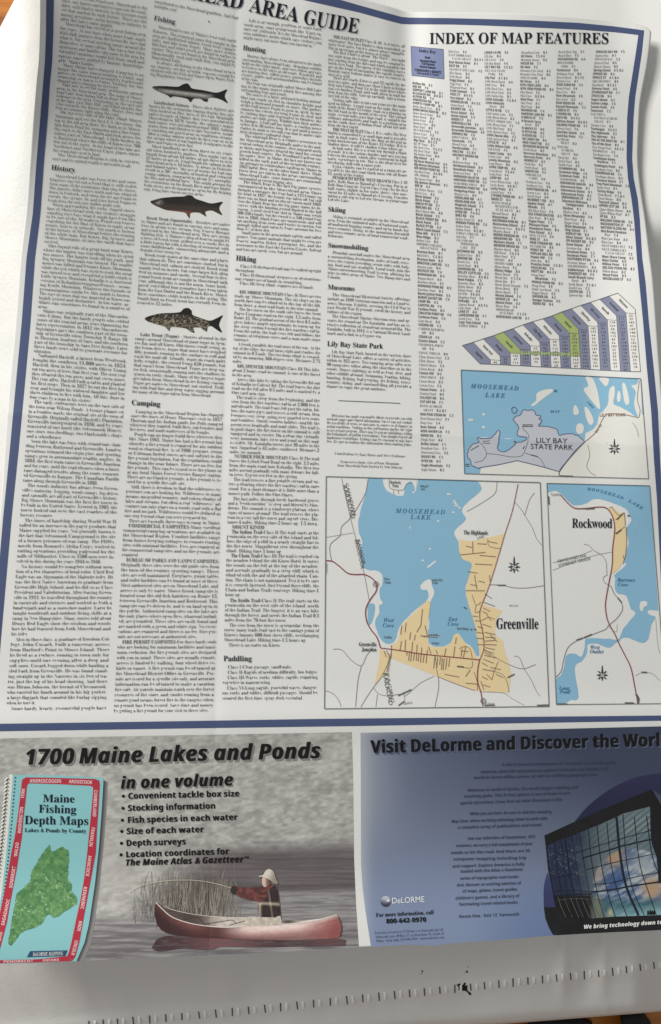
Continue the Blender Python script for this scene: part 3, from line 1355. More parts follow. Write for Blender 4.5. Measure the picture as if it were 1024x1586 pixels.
for c, blocks in zip(COLS, TEXT):
    tx = Type(4, 1)
    for y0, y1, body in blocks:
        rows = body.split('\n')
        pitch = (y1 - y0) / max(1, len(rows) - 1)
        for i, row in enumerate(rows):
            y = y0 + pitch * i + 2.3
            row = row.strip()
            ind = row.startswith('>')
            row = row.lstrip('>')
            last = i == len(rows) - 1 or rows[i + 1].startswith('>')
            if row.startswith('Some hardy') or row == 'contributed to the Moosehead tradition. And that':
                last = False
            em = min(7.9, max(6.7, pitch * 1.07))
            xl = c['xl'](y) + (7.5 if ind else 0)
            xr = c['xr'](y)
            s = c['sl'](y)
            tx.line(row, 'roman', (xl, y + (0.6 if ind else 0)), (xr, y + s * (xr - xl)), em, 'left' if last else 'justify')
    if c is COLS[3]:
        tx.line('Contributions by Gary Burns and Steve Cochrane', 'roman', (518, 704), (627.5, 708.5), 6.2)
        tx.line('Front cover photo: view of from Mountain', 'roman', (527, 716.8), (618, 720), 6.2)
        tx.line('from Moosehead Park Eastern by Seth Johnson', 'roman', (522.7, 722.4), (623, 725.8), 6.2)
    tx.build('text_column', M_TEXT, guide)
Sheet(3).line([(524, 620.3), (620, 624.6)], 1.1).build('divider_rule', M_LINE, guide)


def heading(text, p0, p1, size, style='serif', material=None, parent=None, name='heading', **kw):
    t = Type(5, 4)
    t.line(text, style, p0, p1, size, **kw)
    return t.build(name, material or M_BLACK, parent or guide)


heading('History', (79, 262.6), (116, 266.5), 11.5)
heading('Fishing', (238, 31), (271, 37), 11.1)
heading('Hunting', (375.8, 77), (411, 81.2), 11.1)
heading('Hiking', (365, 403), (396.5, 405.7), 11.5)
heading('Camping', (203.5, 627), (248, 629.6), 11.9)
heading('Paddling', (346, 1024), (390, 1024), 12.2)
heading('Skiing', (507.5, 327), (535, 329), 10.7)
heading('Snowmobiling', (507.5, 382.8), (570.3, 387.6), 10.7)
heading('Museums', (507.3, 447.6), (549.5, 450.4), 10.7)
heading('Lily Bay State Park', (506.4, 535.8), (593, 539.8), 11.1)

# masthead: AREA GUIDE is set wider apart than the first word, which runs off the top
tt = Type(6, 4)
tt.line('MOOSEHEAD', 'serif', (181, -25.5), (375.5, 14.5), 33)
tt.line('AREA', 'serif', (385, 16.8), (460.5, 34), 33)
tt.line('GUIDE', 'serif', (468.5, 36), (554.5, 51.5), 33)
tt.build('title', M_BLACK, guide)
tt = Type(6, 4)
tt.line('INDEX OF MAP FEATURES', 'serif', (665, 67.5), (943.5, 67.5), 24.5, bow=.6)
tt.build('title', M_BLACK, guide)

# two printing specks under the masthead
Sheet(4).poly([(322, 31.5), (324.6, 32.5), (325.2, 34.2), (322.6, 34)]).poly([(319.5, 19), (321, 19.4), (321.4, 22), (320, 21.4)]).build('ink_speck', M_TEXT, guide)

# ------------------------------------------------------------- place index
IDX = [
    (None, 128, 727, 104, [(128, 638.5), (250, 641), (430, 646.5), (560, 648.6), (727, 652.5)], [(128, .14), (300, .11), (550, .06), (727, .03)], """
Airline RD;AIR RD;AIRPORT LANE RD;ALLAGASH RD;ALPINE RD;ANDERSON RD;AVERYS CAMP RD;Baker Brook Cove;BAKER BROOK POINT RD;Baker Brook Point;Baker Brook;Baker Pond;
Bannon Cove;Bean Pond;BEAVER COVE;Beaver Cove;Beaver Creek;Big Claw;Big 'W' Pond;Big Duck Cove;Big Duck Pond;Big Indian Pond;Big Island;Big Moose Mountain Trail;Big Moose Mountain;
BIG MOOSE POINT RD;Big Mud Pond;BIG MOOSE;Big Squaw Pond;Big Spencer Mountain;BIG W;Big Wilson Stream;Birch Cove;Birch Island;Birch Point;BIRCH PT RD;BIRCHES RD;Black Brook Mtn;Black Island;
BLACK POINT RD;Black Point;BLACK PT RD;Black Sand Island;Blue Hill;Blue Ridge;Bolton Cove;BOWDOIN COLLEGE;  GRANT WEST;Brassua Dam;BRASSUA;Brassua Dam;BRASSUA LAKE RD;Brassua Lake;
BUCKLEY RD;BURNHAM RD;Burgess Brook;Burnham Brook;BURNHAM POND RD;Burnham Pond;Burnt Jacket Point;BURNT JACKET RD;CAMP RD;CAPITOL RD;Caribou Point;CARLETON POINT RD;Carleton Point;Carry Brook;
CASINO RD;CARRIER BUILDING;  RD;CEDAR LN;Centre Island;CHADWICK POINT;  RD;CHASE STREAM;Chase Stream Pond;Chase Stream;Church Stream;Colony Brook;Cowan Hill;COVE POINT;
Cowan Brook;Cowan Cove;Cowan Point;Crooked Pond;CULVERT RD;CUT OFF RD;DAVIS ACADEMY;  GRANT;DEAD POND STREAM RD;Dead Stream Pond;Deep Cove;Deer Island;DEER HAVEN LN;DEMO RD;Dingle Pond;
Dollar Island;Doughnut Cove;Drummond Cove;DUGGY RD;DYER RD;Eagle Mountain;Eagle Stream"""),
    (None, 79, 504, 78, [(79, 694.5), (160, 697.5), (250, 701), (390, 707.7), (504, 710.4)], [(79, .05), (130, .09), (300, .09), (504, .05)], """
East Cove;EAST MIDDLESEX;  CANAL GRANT;East Moxie Point;EAST RD;ELEMENT SITE LAKE;Elm Stream;Folly Brook;Fogg Island;Fogg Pond;Fitzgerald Pond;Foxit Summit;FOSS CT;Fox Island;FRANKLIN RD;
Grant Brook;GILBERT RD;Grass Island;Green Island;GREEN CT;GREENVILLE RD;Greenville Junction;Greenville Municipal;GRINDLE RD;GREENVILLE;Gunnerlie;Hansell Pond;Hardscrabble;HALE RD;HALFWAY WOODS RD;  B5;
Halfmoon Pond;Hardwood Island;Hannibals Point;Hartwood Pond;HARDWOOD VALLEY RD;HARFORDS POINT RD;HARFORDS POINT;HARMONS POINT RD;Hedgehog Point;Hermits Cove;HIGHLAND RD;HIGHLAND AVE;
Hogback Island;Horse Island;HYDE RD;IMES RD;Indian Pond CG;INDIAN POND RD;Indian Pond;Indian Pond;INDIAN STREAM;Inlet Bay;ISLANDS OF;  MOOSEHEAD;  LAKE;JACKMAN RD;Jackson Cove;JEROME RD;
Jewett Cove;Jewett Pond;JOHNSON RD;KELLEY COTTS RD;Kennebec River;Kent Pebble;Kennebec River;Kidney Brook;Kidney Pond;KINEO;Kingsbury Pond;Kokadjo;Lagoon Brook;Lake Point;LAKE ST;LAKESHORE RD;
Lamb Cove;Lazy Tom Island;LEDGE RIDGE"""),
    (None, 81, 490, 73, [(81, 750), (140, 751.3), (215, 754), (300, 760), (365, 764), (490, 768)], [(81, .0), (120, .04), (200, .09), (300, .08), (490, .06)], """
LEDGE LN RD;Lily Bay;LILY BAY;Lily Bay Brook;LILY BAY RD;LILY BAY STATE;  PARK;Lily Pad;Little Brook Brook;Little Cove;Little Duck Cove;Little Duck Pond;Little Indian Bay;Little Kokadjo;Little Mohawk;  Stream;
LITTLE W RD;Little Indian Lake;Little Moose Brook;LITTLE MOOSE MTN;Little Moose Pond;Little Mud Pond;Little Spencer Pond;Little Squaw Mtn;Little Spencer Pond;LITTLE W;Little Wilson Falls;
LOCKYER;Logan Camp;Lonely Lake;Lonely Mountain;Long Stream;LONG TIMP RD;Long Brook;Long Pond;LOOP RD;Lower Wilson Pond;Lucky Brook;Lucky Point;Lyford Pond;LYFORD POND RD;MAIN ST;MAINE PUBLIC;  RESERVED LAND;
  A5, B5, B4, C5;Mansell Brook;Masterman;MASTERMAN FARM RD;Masterman Island;Masterman Cove;Meadow Brook;MEDDEN MADIGAN RD;MEADOWS RD;McGuire Island;MEADOW BROOK RD;Meadow Brook;
Mill Brook;Miner Pond;MISERY;MISERY GORE;Misery Brook;Misery Ridge;Misery Stream;Moody Bay;Moose Bay;Moose Brook Campsite;Moose Brook;Moose Beach;Moose Island;MOOSE LN;Moose Point;Moose River;
MOOSEHEAD;  JUNCTION;MOOSEHEAD LAKE RD"""),
    (None, 81, 469.6, 70, [(81, 807), (115, 805.3), (150, 805.8), (215, 808.6), (300, 816), (365, 820), (470, 824.8)], [(81, .0), (120, .03), (200, .08), (300, .08), (470, .06)], """
Moosehead Lake;Mt Kineo;Mountain Stream;MOXIE RD;Mt Abel;Mountain View Pond;Mountain View Pond;MOUSE GORE;Mt Kineo;MTN VIEW LANE;MTN VIEW POND RD;Mud Brook;Mud Cove;Mud Flow;Mud Pond;Mud Pond;MUNROE RD;
NARROW LAKE RD;N BIRCH ST;N Branch Carry;  Brook;N MAPLE ST;N PITCH RD;N RIVER RD;NE CARRY RD;NEW COAST RD;NICKERSON BROOK RD;North Brook;Norcross Mountain;Norcross Point;NORRIS ST;North Bay;
North Brook;NORTH RD;NORTHEAST;  CARRY;Northeast Cove;Northwest Cove;NORTHWOOD RD;Norton Cove;Notch Pond;NUMBER 1 RD;Ogden Point;Oneida;Old Duck Pond;OLD STAGECOACH RD;Otter Pond;Pages Point;Pleasant Point;
Penobscot Point;Pine Island;PINE ST EXT;PINE ST;PINE STREAM RD;PLYMOUTH;POINT RD;POPLAR HILL RD;Poplar Hill;Prato Bay;Prentiss Point;POULIN RD;PRITT RD;Prong Pond;  Mountain;PRONG POND RD;Prong Pond;
Public Lot Brook;Ragged Brook;RAGGED RD;Ranger Station;RIDGE RD"""),
    (None, 80, 456.6, 67, [(80, 865), (100, 863), (120, 862), (170, 860.8), (215, 862), (270, 866), (320, 871), (365, 876), (457, 881.4)], [(80, -.005), (150, .03), (220, .075), (300, .085), (457, .05)], """
Roach River Trip;Roach River;ROCKWOOD RD;ROCKWOOD;  STRIP;Rockwood;Rodriguez Pond;Rooms Brook;Roberts Cove;ROSE FARM RD;Round Pond;Rum Cove;Rum Mountain;Rum Pond;RUM RIDGE RD;Russell Mountain;
S BIRCH ST;S SHORE RD;SACO RD;Salmon Island;SALMON POND RD;Salmon Pond;Sand Bar Island;Sand Bar Point;SANDBAR;  TRACT;Sandy Bay;  ACADEMY;  GRANT;Sandy Bay;Sand's Pond;Saddle Pond;SCAMMON RD;Scammon Ridge;Scammon Point;
SEBOOMOOK;SEBOOMOOK DAM RD;Seboomook Dam;Seboomook Island;Seboomook Point;SEBOOMOOK ST;Seboomook Wilderness;  Campground;Shallow;Shadow Pond;Shaw Mountain;Short Pond;Slugger Pond;Shaw Mountain;
Ship Island;SHIRLEY RD;Silver Island;SPI RESORT RD;Snow Island;Socatean Bay;Socatean Point;Socatean Point;SOUTHERN PT RD;Socatean Stream;SOLDIERTOWN;Soldiertown;SOMERSET RD;
South Branch Carry;  Brook;South Brook;South Cove;SOUTH RD;Spencer Bay"""),
    (None, 80, 431, 61, [(80, 923), (100, 920), (120, 917.6), (170, 914.5), (215, 915.5), (270, 921.5), (320, 928), (365, 931), (431, 933.4)], [(80, -.005), (150, .03), (220, .075), (300, .09), (431, .05)], """
SPENCER BAY RD;Spencer Bay;SPENCER BAY;Spencer Pond;Spencer Stream;Spring Island;SPRING RD;SPRUCE ST;SQUARETOWN;Stag Brook;Stevens Point;STURDIVANT RD;STOCK RD;Sugar Island;Sunset Ledge;Sunset Point;Tamarack;TAUNTON &;  RAYNHAM ACADEMY;  GRANT;
Tannery Cove;Tomhegan;The Highlands;The Narrows;TOE OF THE BOOT RD;Toe of the Boot;Tom Young Pond;TOMHEGAN;Tomhegan Cove;Tomhegan Game;  Preserve;Tomhegan Point;Tomhegan Pond;TOMHEGAN RD;Tomhegan Stream;
Treasure Island;Troy Point Mountain;Tussle Pond;Turkey Ridge;Trout Brook;Trout Stream;Tussock Island;UPPER CITY RD;Upper Misery Stream;Upper Wilson Pond;VF RD;WALDEN FARM RD;WASHINGTON ST;WATSON FLOOD RD;West Branch Penobscot;  River;
West Cove Point;West Cove;WEST FORKS PLT;WEST MIDDLESEX;  CANAL GRANT;West Shore Camp;West Outlet;Willow Point;WILSON POND RD;Wilson Brook;Wood Point;WOODLAND ST"""),
]
LETTERS = 'ABCDEFGH'
rr = random.Random(5)
for _, y0, y1, n, xt, st, names in IDX:
    xf, sf = interp(xt), interp(st)
    rows = [r.strip('\n') for r in names.replace('\n', '').split(';')]
    tx = Type(4, 1)
    k = len(rows)
    g = 1.18                                      # rows nearer the foot are wider apart
    for i, row in enumerate(rows):
        u = i / (k - 1)
        y = y0 + (y1 - y0) * (u * (2 - (2 * g) / (1 + g)) * .5 + u * u * 0 + u * (1 - (2 - (2 * g) / (1 + g)) * .5)) if k < 90 else y0 + (y1 - y0) * (.86 * u + .14 * u * u)
        ind = 5.5 if row.startswith('  ') else 0
        nm = row.strip()
        water = any(w in nm for w in ('Brook', 'Pond', 'Cove', 'Stream', 'Lake', 'Creek', 'Bay', 'River', 'Beach'))
        style = 'italic' if water else ('bold' if nm.endswith((' RD', ' ST', ' LN', ' LANE', ' CT', ' AVE', ' W')) else ('roman' if nm.isupper() else 'bold'))
        em = 5.3 if y < 300 else 5.6
        x = xf(y) + ind
        s = sf(y)
        w = min(tx.natural(nm, style) * em * .76, 40.0 if '  ' not in row else 36.0)
        d = np.array((1, s)) / math.hypot(1, s)
        p = np.array((x, y + 1.7))
        tx.line(nm, style, p, p + d * w, em)
        if i + 1 < k and rows[i + 1].startswith('  '):
            continue
        grid = '%s %d' % (rr.choice(LETTERS[:6]), rr.randint(1, 6))
        if rr.random() < .1 and w < 30:
            grid += ', %s %d' % (rr.choice(LETTERS[:6]), rr.randint(1, 6))
        w2 = tx.natural(grid, 'bold') * em * .76
        q = p + d * (w + 5.5)
        tx.line(grid, 'bold', q, q + d * w2, em)
    tx.build('index_column', M_INDEX, guide)

# key box beside the first column
Sheet(1).poly([(636.6, 71.6), (686.8, 76.2), (688, 122), (638.2, 116.6)], 8).build('index_key', M_KEY, guide)
KEY = bpy.data.objects['index_key']
Sheet(2).frame([(636.6, 71.6), (686.8, 76.2), (688, 122), (638.2, 116.6)], .9).build('outline', M_LINE, KEY)
t = Type(4, 2)
for s, x0, x1, y, em in (('Index Key', 648.5, 675, 80, 7.2), ('Roads', 657.8, 666.5, 90, 5), ('Populated Places', 650, 675, 95, 5), ('Trail Features', 652.5, 673, 99.6, 5),
                         ('Natural Features', 650, 675, 104.2, 5), ('TOWNSHIPS & GRANTS', 642, 683, 109.6, 5.2), ('Hydrography & Islands', 645.5, 680, 114, 5.2)):
    t.line(s, 'serif' if y == 80 else ('italic' if 'Hyd' in s else 'bold'), (x0, y), (x1, y + (x1 - x0) * .1), em)
t.build('lettering', M_BLACK, KEY)

# ------------------------------------------------------------ mileage chart
chart = empty('mileage_chart', guide)
CT = [(716.2, 535), (733, 530), (748.4, 524.8), (764.4, 519.7), (779.7, 514), (795, 508.8), (810, 503), (825.5, 498), (841, 493.6), (856, 488.8), (870, 483), (885.3, 478), (899.7, 472.8), (914.7, 468), (928.8, 463.4), (943.4, 458.4), (957, 453.8)]
CE = [(743.7, 563.4), (759.7, 557), (774.7, 551.7), (790.6, 546.7), (805.5, 540.8), (821.6, 535.3), (836, 529.8), (851.3, 525), (866.3, 520), (882, 515.5), (896.2, 510), (911, 504.4), (925.6, 499.4), (940.8, 495), (954.8, 489), (969.7, 484.5), (984, 478.8)]
CB = [(743.7, 563.4), (759.7, 563.9), (775, 564.5), (791, 565.5), (806.3, 566.2), (822.7, 567.2), (838.3, 568.1), (853.8, 568.8), (868.9, 569.6), (884.5, 570.2), (899.7, 571), (915, 572), (930, 573), (945.8, 573.8), (961, 574.6), (976.7, 575.2), (992.3, 575.5)]
KIND = 'bwbgbwbwbgbwbwbw'
blue, green, white = Sheet(1), Sheet(1), Sheet(1)


def cut(i, y):
    a, b = np.array(CE[i]), np.array(CB[i])
    f = (y - a[1]) / (b[1] - a[1])
    return tuple(a + (b - a) * f)


for i, kd in enumerate(KIND):
    full = [CT[i], CT[i + 1], CE[i + 1], CB[i + 1], CB[i]] + ([CE[i]] if i else [])
    if kd == 'b':
        blue.poly(full, 9)
    elif kd == 'w':
        white.poly(full, 9)
    elif i == 3:
        green.poly([CT[i], CT[i + 1], CE[i + 1], (CE[i + 1][0], CE[i][1] + 1), CE[i]], 9)
        white.poly([CE[i], (CE[i + 1][0], CE[i][1] + 1), CB[i + 1], CB[i]], 9)
    else:
        a, b = cut(i, 552.3), cut(i + 1, 553)
        green.poly([CT[i], CT[i + 1], CE[i + 1], b, a, CE[i]], 9)
        white.poly([a, b, CB[i + 1], CB[i]], 9)
blue.build_each('blue_stripe', M_CHARTBLUE, chart)
green.build_each('green_stripe', M_CHARTGREEN, chart)
M_CHARTWHITE = ink('chart_white_ink', (208, 207, 205))
white.build_each('white_stripe', M_CHARTWHITE, chart)
gb = Sheet(2)
for i in (4, 5, 6, 7, 8):
    gb.poly([cut(i, 542 + i * .4), cut(i + 1, 542.4 + i * .4), cut(i + 1, 548.2 + i * .4), cut(i, 547.8 + i * .4)], 9)
gb.build_each('cross_stripe', ink('chart_cross_ink', (146, 160, 124)), chart)
ol = Sheet(3)
ol.line(CT, 1.0, smooth=False)
ol.line([CT[0], CE[0]], .9)
ol.line([CT[16], CE[16], CB[16]], .9, smooth=False)
ol.line(CB, .9, smooth=False)
for i in range(1, 16):
    ol.line([CT[i], CE[i], CB[i]], .55, smooth=False)
for i, kd in enumerate(KIND):
    if i:
        ol.line([(CE[i][0], CE[i][1]), (CE[i + 1][0] - .3, CE[i][1] + 1)], .5)
ol.build('outline', M_LINE, chart)
tx = Type(4, 1)
PL = ['Augusta', 'Baxter Park', 'Bangor', 'Greenville', 'Jackman', 'Kokadjo', 'Lily Bay', 'Millinocket', 'Monson', 'Rockwood', 'Seboomook', 'Shirley', 'NE Carry', 'Waterville', 'Portland', 'Pittston']
rd = random.Random(8)
for i in range(16):
    a = np.array(CE[i]) * .5 + np.array(CE[i + 1]) * .5
    b = np.array(CT[i]) * .5 + np.array(CT[i + 1]) * .5
    d = unit(a - b)
    L = 15 + rd.uniform(-2, 5)
    m = a - d * 7
    off = np.array((-d[1], d[0])) * 1.2
    tx.line(PL[i], 'bold', m - d * L + off, m + off, 5.2)
    y = CE[i][1] + 5.6
    while y < CB[i][1] - .5 and i:
        u = (y - CE[i][1]) / (CB[i][1] - CE[i][1] + 1e-6)
        c = (np.array(CE[i]) * (1 - u) + np.array(CB[i]) * u + np.array(CE[i + 1]) * (1 - u) + np.array(CB[i + 1]) * u) / 2
        s = str(rd.randint(14, 198))
        tx.line(s, 'sans', (c[0] - 2.0 * len(s) * .8, y), (c[0] + 2.0 * len(s) * .8, y + .15), 4.9)
        y += 5.3
tx.build('figures', M_GREYTEXT, chart)

# ------------------------------------------------------------ fish pictures
def fish(outline, colour, fins, label):
    pts = loop_curve(outline, 1.5)
    o = stamp('fish_picture', pts, colour, guide, 2, 1.5)
    o['label'] = label
    stamp('eye', [(fins[0] + 1.1 * math.cos(a), fins[1] + 1.1 * math.sin(a)) for a in np.linspace(0, 6.28, 9)[:-1]], lambda x, y: mixc((15, 14, 14), (15, 14, 14), x * 0), o, 3, 1)


s = 2.56
f1 = [(a / s, b / s) for a, b in ((604, 345), (618, 341), (660, 341), (705, 343), (725, 334), (742, 330), (752, 338), (762, 350), (805, 357), (850, 366), (872, 364), (900, 354), (893, 372), (892, 385), (903, 408), (880, 396), (852, 387), (826, 388), (823, 402), (808, 400), (795, 391), (768, 390), (755, 404), (740, 390), (690, 381), (676, 386), (664, 377), (634, 364), (612, 354))]


def ramp(x, y, x0, y0, x1, y1):
    """signed offset from the fish's mid line (0 back .. 1 belly)"""
    t = (x - x0) / (x1 - x0)
    return y - (y0 + (y1 - y0) * t)


def c1(x, y):
    d = ramp(x, y, 236, 134.5, 350, 148)
    c = mixc((32, 31, 31), (112, 109, 106), sstep(-1.5, 2.5, d) * (1 - sstep(325, 335, x)))
    c = mixc(c, (172, 170, 166), bell(d, 4.0, 2.0) * .85 * (1 - sstep(310, 330, x)) * sstep(244, 262, x))
    c = mixc(c, (38, 36, 34), sstep(7.5, 10, d))
    n = fbm(x * 1.2, y * 1.6, 3)
    return c * (0.72 + .56 * n)[..., None]


fish(f1, c1, (243.5, 137), 'silvery fish with a dark back, topmost of the three')
f2 = [(a / s, 250 + b / s) for a, b in ((596, 159), (610, 153), (640, 145), (690, 140), (730, 138), (744, 133), (762, 136), (775, 147), (805, 157), (838, 166), (882, 160), (872, 176), (870, 190), (881, 212), (858, 202), (838, 194), (814, 199), (818, 217), (800, 208), (786, 202), (756, 204), (752, 225), (742, 214), (734, 203), (700, 197), (660, 192), (628, 180), (606, 169))]


def c2(x, y):
    d = ramp(x, y, 234, 314, 345, 322)
    c = mixc((34, 31, 30), (56, 48, 43), sstep(-5, 4, d))
    c = mixc(c, (128, 70, 58), sstep(7, 9.5, d) * bell(x, 280, 24) * .8)
    c = mixc(c, (150, 146, 140), bell(x, 246, 6) * bell(y, 313, 4.5) * .9 * (vnoise(x * .8, y * .8) > .35))
    n = vnoise(x * .9, y * .9)
    return mixc(c, (84, 76, 64), (n > .8) * .4 * sstep(262, 270, x)) * (0.75 + .5 * fbm(x * 1.1, y, 3))[..., None]


fish(f2, c2, (240, 311.5), 'dark fish with a reddish belly, middle one of the three')
f3 = [(a / s, 250 + b / s) for a, b in ((574, 622), (598, 611), (640, 602), (690, 600), (716, 596), (728, 584), (746, 581), (760, 592), (764, 608), (800, 622), (832, 631), (858, 622), (883, 610), (874, 630), (869, 650), (880, 678), (858, 666), (838, 653), (824, 656), (820, 674), (806, 668), (794, 659), (768, 660), (771, 679), (752, 673), (736, 662), (690, 656), (676, 658), (672, 672), (660, 662), (650, 654), (610, 642), (586, 634))]


def c3(x, y):
    d = ramp(x, y, 226, 493, 343, 503)
    c = mixc((52, 47, 42), (128, 116, 98), sstep(-7, 7, d) * .7)
    n = fbm(x * .62 + y * .25, y * .75, 2)
    c = mixc((34, 31, 28), c, sstep(.36, .56, n))
    c = mixc(c, (190, 180, 160), sstep(.6, .68, n) * .55)
    c = mixc(c, (24, 23, 22), np.maximum(sstep(322, 326, x), sstep(-9.5, -12, d) * 1.0))
    c = mixc(c, (30, 27, 25), bell(x, 229, 5) * .8)
    return c


fish(f3, c3, (233, 492), 'mottled brown fish, lowest of the three')


# ---------------------------------------------------------------- inset maps
def compass(c, r, parent):
    cx, cy = c
    s = Sheet(5)
    for k in range(8):
        a = math.radians(45 * k)
        R = r * (1.75 if k == 0 else (1.0 if k % 2 == 0 else .92))
        w = r * .3
        tip = (cx + R * math.sin(a), cy - R * math.cos(a))
        b1 = (cx + w * math.sin(a + .39) * 1.25, cy - w * math.cos(a + .39) * 1.25)
        b2 = (cx + w * math.sin(a - .39) * 1.25, cy - w * math.cos(a - .39) * 1.25)
        s.line([b1, tip], .85).line([tip, b2], .85)
        if k % 2 == 0:
            s.poly([(cx, cy), b1, tip], 5)
        else:
            e = (cx + R * math.sin(a) * .98, cy - R * math.cos(a) * .98)
            s.line([(e[0] - 1.6, e[1] - .2), (e[0] + 1.6, e[1] + .2)], .9)
    s.build('compass_rose', M_BLACK, parent)


def words(parent, material, rows, level=5, res=2, name='place_name'):
    for text, style, p0, p1, em, *kw in rows:
        t = Type(level, res)
        t.line(text, style, p0, p1, em, **(kw[0] if kw else {}))
        t.build(name, material, parent)


def dots(sheet, pts, r=1.1):
    for i, (x, y) in enumerate(pts):
        a0 = i * 1.3
        sheet.poly([(x + (r + .5 * math.sin(3 * k + i)) * math.cos(a0 + k) * 1.3, y + r * math.sin(a0 + k)) for k in np.linspace(0, 6.28, 8)[:-1]], 5)


# --- the town map with the long lake bay
gm = empty('inset_map', guide, label='biggest inset map, with a tan town area south of a blue lake bay')
z = zt(490, 730, 2.7676)
FR = z((42, 22), (960, 48), (998, 1008), (35, 1018))
lake = z((225, 27)) + rough_line(z((225, 28), (216, 75), (205, 120), (190, 170), (180, 222), (184, 262), (196, 300), (190, 350), (198, 400), (216, 420), (258, 428), (282, 446), (285, 480), (272, 500), (273, 540), (284, 568), (266, 574), (270, 605), (252, 645), (262, 690), (288, 733), (320, 737), (344, 715), (350, 682), (366, 650), (400, 615), (440, 580), (470, 556), (492, 548), (506, 530), (502, 500), (491, 470), (476, 464), (446, 488), (450, 504), (474, 508), (480, 530)), .8, 2.5, 1)[:-7]
lake = rough_line(z((225, 28), (216, 75), (205, 120), (190, 170), (180, 222), (184, 262), (196, 300), (190, 350), (198, 400), (216, 420), (258, 426), (281, 444), (284, 480), (271, 502), (272, 540), (284, 566), (268, 576), (270, 605), (252, 645), (262, 690), (288, 733), (320, 737), (344, 716), (350, 684), (366, 652), (400, 616), (440, 582), (468, 558), (480, 535), (476, 508), (450, 506), (445, 490), (470, 466), (489, 466), (496, 490), (503, 512), (503, 532), (490, 556), (480, 610), (486, 650), (480, 692), (482, 732), (505, 750), (540, 751), (575, 735), (586, 706), (606, 695), (620, 710), (640, 735), (660, 746), (676, 770), (686, 790), (697, 788), (697, 758), (690, 720), (680, 660), (665, 610), (650, 560), (640, 505), (655, 450), (666, 402), (654, 386), (625, 375), (612, 340), (610, 302), (600, 285), (590, 262), (605, 240), (641, 205), (624, 162), (680, 106), (709, 76), (692, 41)), 1.0, 2.5, 1)
lake += z((560, 37), (438, 34)) + rough_line(z((436, 36), (432, 60), (424, 90), (418, 60), (405, 43), (388, 55), (378, 75), (374, 102), (340, 102), (302, 82), (287, 52), (286, 31)), .7, 2.5, 4)
Sheet(1).poly(lake, 10).build('lake', M_LAKE, gm)
Sheet(2).poly(loop_curve(z((222, 572), (248, 568), (250, 600), (236, 650), (222, 655), (220, 610))), 8).build_each('pond', M_LAKE, gm)
isl = Sheet(2)
dots(isl, z((590, 132), (597, 146), (614, 155), (565, 98), (572, 97), (523, 213), (487, 332), (457, 382), (416, 90), (588, 175)), 1.5)
isl.line(z((476, 412), (495, 398), (512, 384)), 2.6).line(z((590, 125), (598, 140), (606, 150)), 3).line(z((400, 236), (402, 246)), 1.5).line(z((427, 40), (425, 75)), 2.2)
isl.build_each('island', M_PAPER, gm)
# white landing strips and outlines beside the bay
tan = Sheet(1)
tan.poly(rough_line(z((320, 744), (350, 726), (366, 662), (440, 588), (466, 561), (487, 556), (492, 600), (479, 640), (481, 735), (505, 753), (540, 753), (575, 738), (588, 707), (610, 698), (640, 738), (668, 756), (690, 797)), .7, 3, 3)
         + z((705, 802), (712, 700), (716, 572), (800, 598), (772, 632), (765, 700), (800, 728), (812, 790), (822, 805), (835, 870), (828, 950), (755, 945), (682, 940), (520, 880), (320, 802)), 10)
tan.poly(z((613, 291), (665, 300), (740, 283), (809, 267), (800, 300), (776, 380), (738, 500), (716, 571), (712, 700), (705, 801)) + rough_line(z((697, 760), (690, 720), (680, 660), (665, 610), (650, 560), (641, 508), (655, 450), (667, 402), (655, 386), (625, 376), (613, 342)), .7, 3, 8), 10)
tan.poly(z((270, 764), (285, 762), (320, 790), (313, 830), (300, 868), (275, 890), (250, 912), (262, 850), (272, 800)), 10)
tan.build_each('town_area', M_TAN, gm)
rd = Sheet(3)
for w, pts in ((1.0, ((222, 32), (215, 75), (205, 105), (150, 195), (108, 238), (102, 275), (62, 310), (58, 345), (66, 384))), (.8, ((108, 30), (145, 195), (180, 330), (205, 440), (228, 560))), (.6, ((42, 283), (100, 273), (158, 264))),
               (.8, ((850, 130), (880, 165), (893, 188), (925, 240), (945, 290), (966, 315))), (.8, ((893, 188), (915, 120), (936, 92))), (1.0, ((740, 486), (800, 488), (840, 498), (900, 500), (975, 490))),
               (.8, ((775, 46), (765, 95), (705, 138), (645, 172))), (.9, ((72, 762), (110, 766), (150, 810), (193, 834), (215, 790), (242, 758))), (1.0, ((193, 834), (178, 900), (168, 1010))), (.9, ((37, 940), (70, 952), (95, 980), (106, 1008))),
               (.9, ((318, 800), (280, 880), (245, 925), (215, 970), (190, 1012))), (.8, ((245, 925), (262, 950), (300, 962), (380, 952))), (.8, ((262, 955), (255, 1010))), (.9, ((510, 792), (516, 850), (522, 880), (524, 930), (508, 1010))),
               (.7, ((505, 878), (450, 905), (420, 930), (380, 965))), (.9, ((720, 762), (780, 805), (850, 838), (890, 846), (940, 828))), (.8, ((890, 846), (920, 892), (945, 945), (960, 964))), (.8, ((848, 792), (870, 798), (890, 846))),
               (.9, ((765, 858), (800, 872), (818, 905), (826, 946))), (.6, ((700, 945), (800, 950), (840, 975), (890, 1002))), (.7, ((375, 945), (380, 985))), (.8, ((312, 35), (315, 70), (345, 80), (375, 78), (385, 55), (410, 48))), (.7, ((330, 82), (333, 98))), (.7, ((350, 80), (353, 98)))):
    rd.line(z(*pts), w)
rd.build_each('road', M_ROAD, gm)
st = Sheet(4)
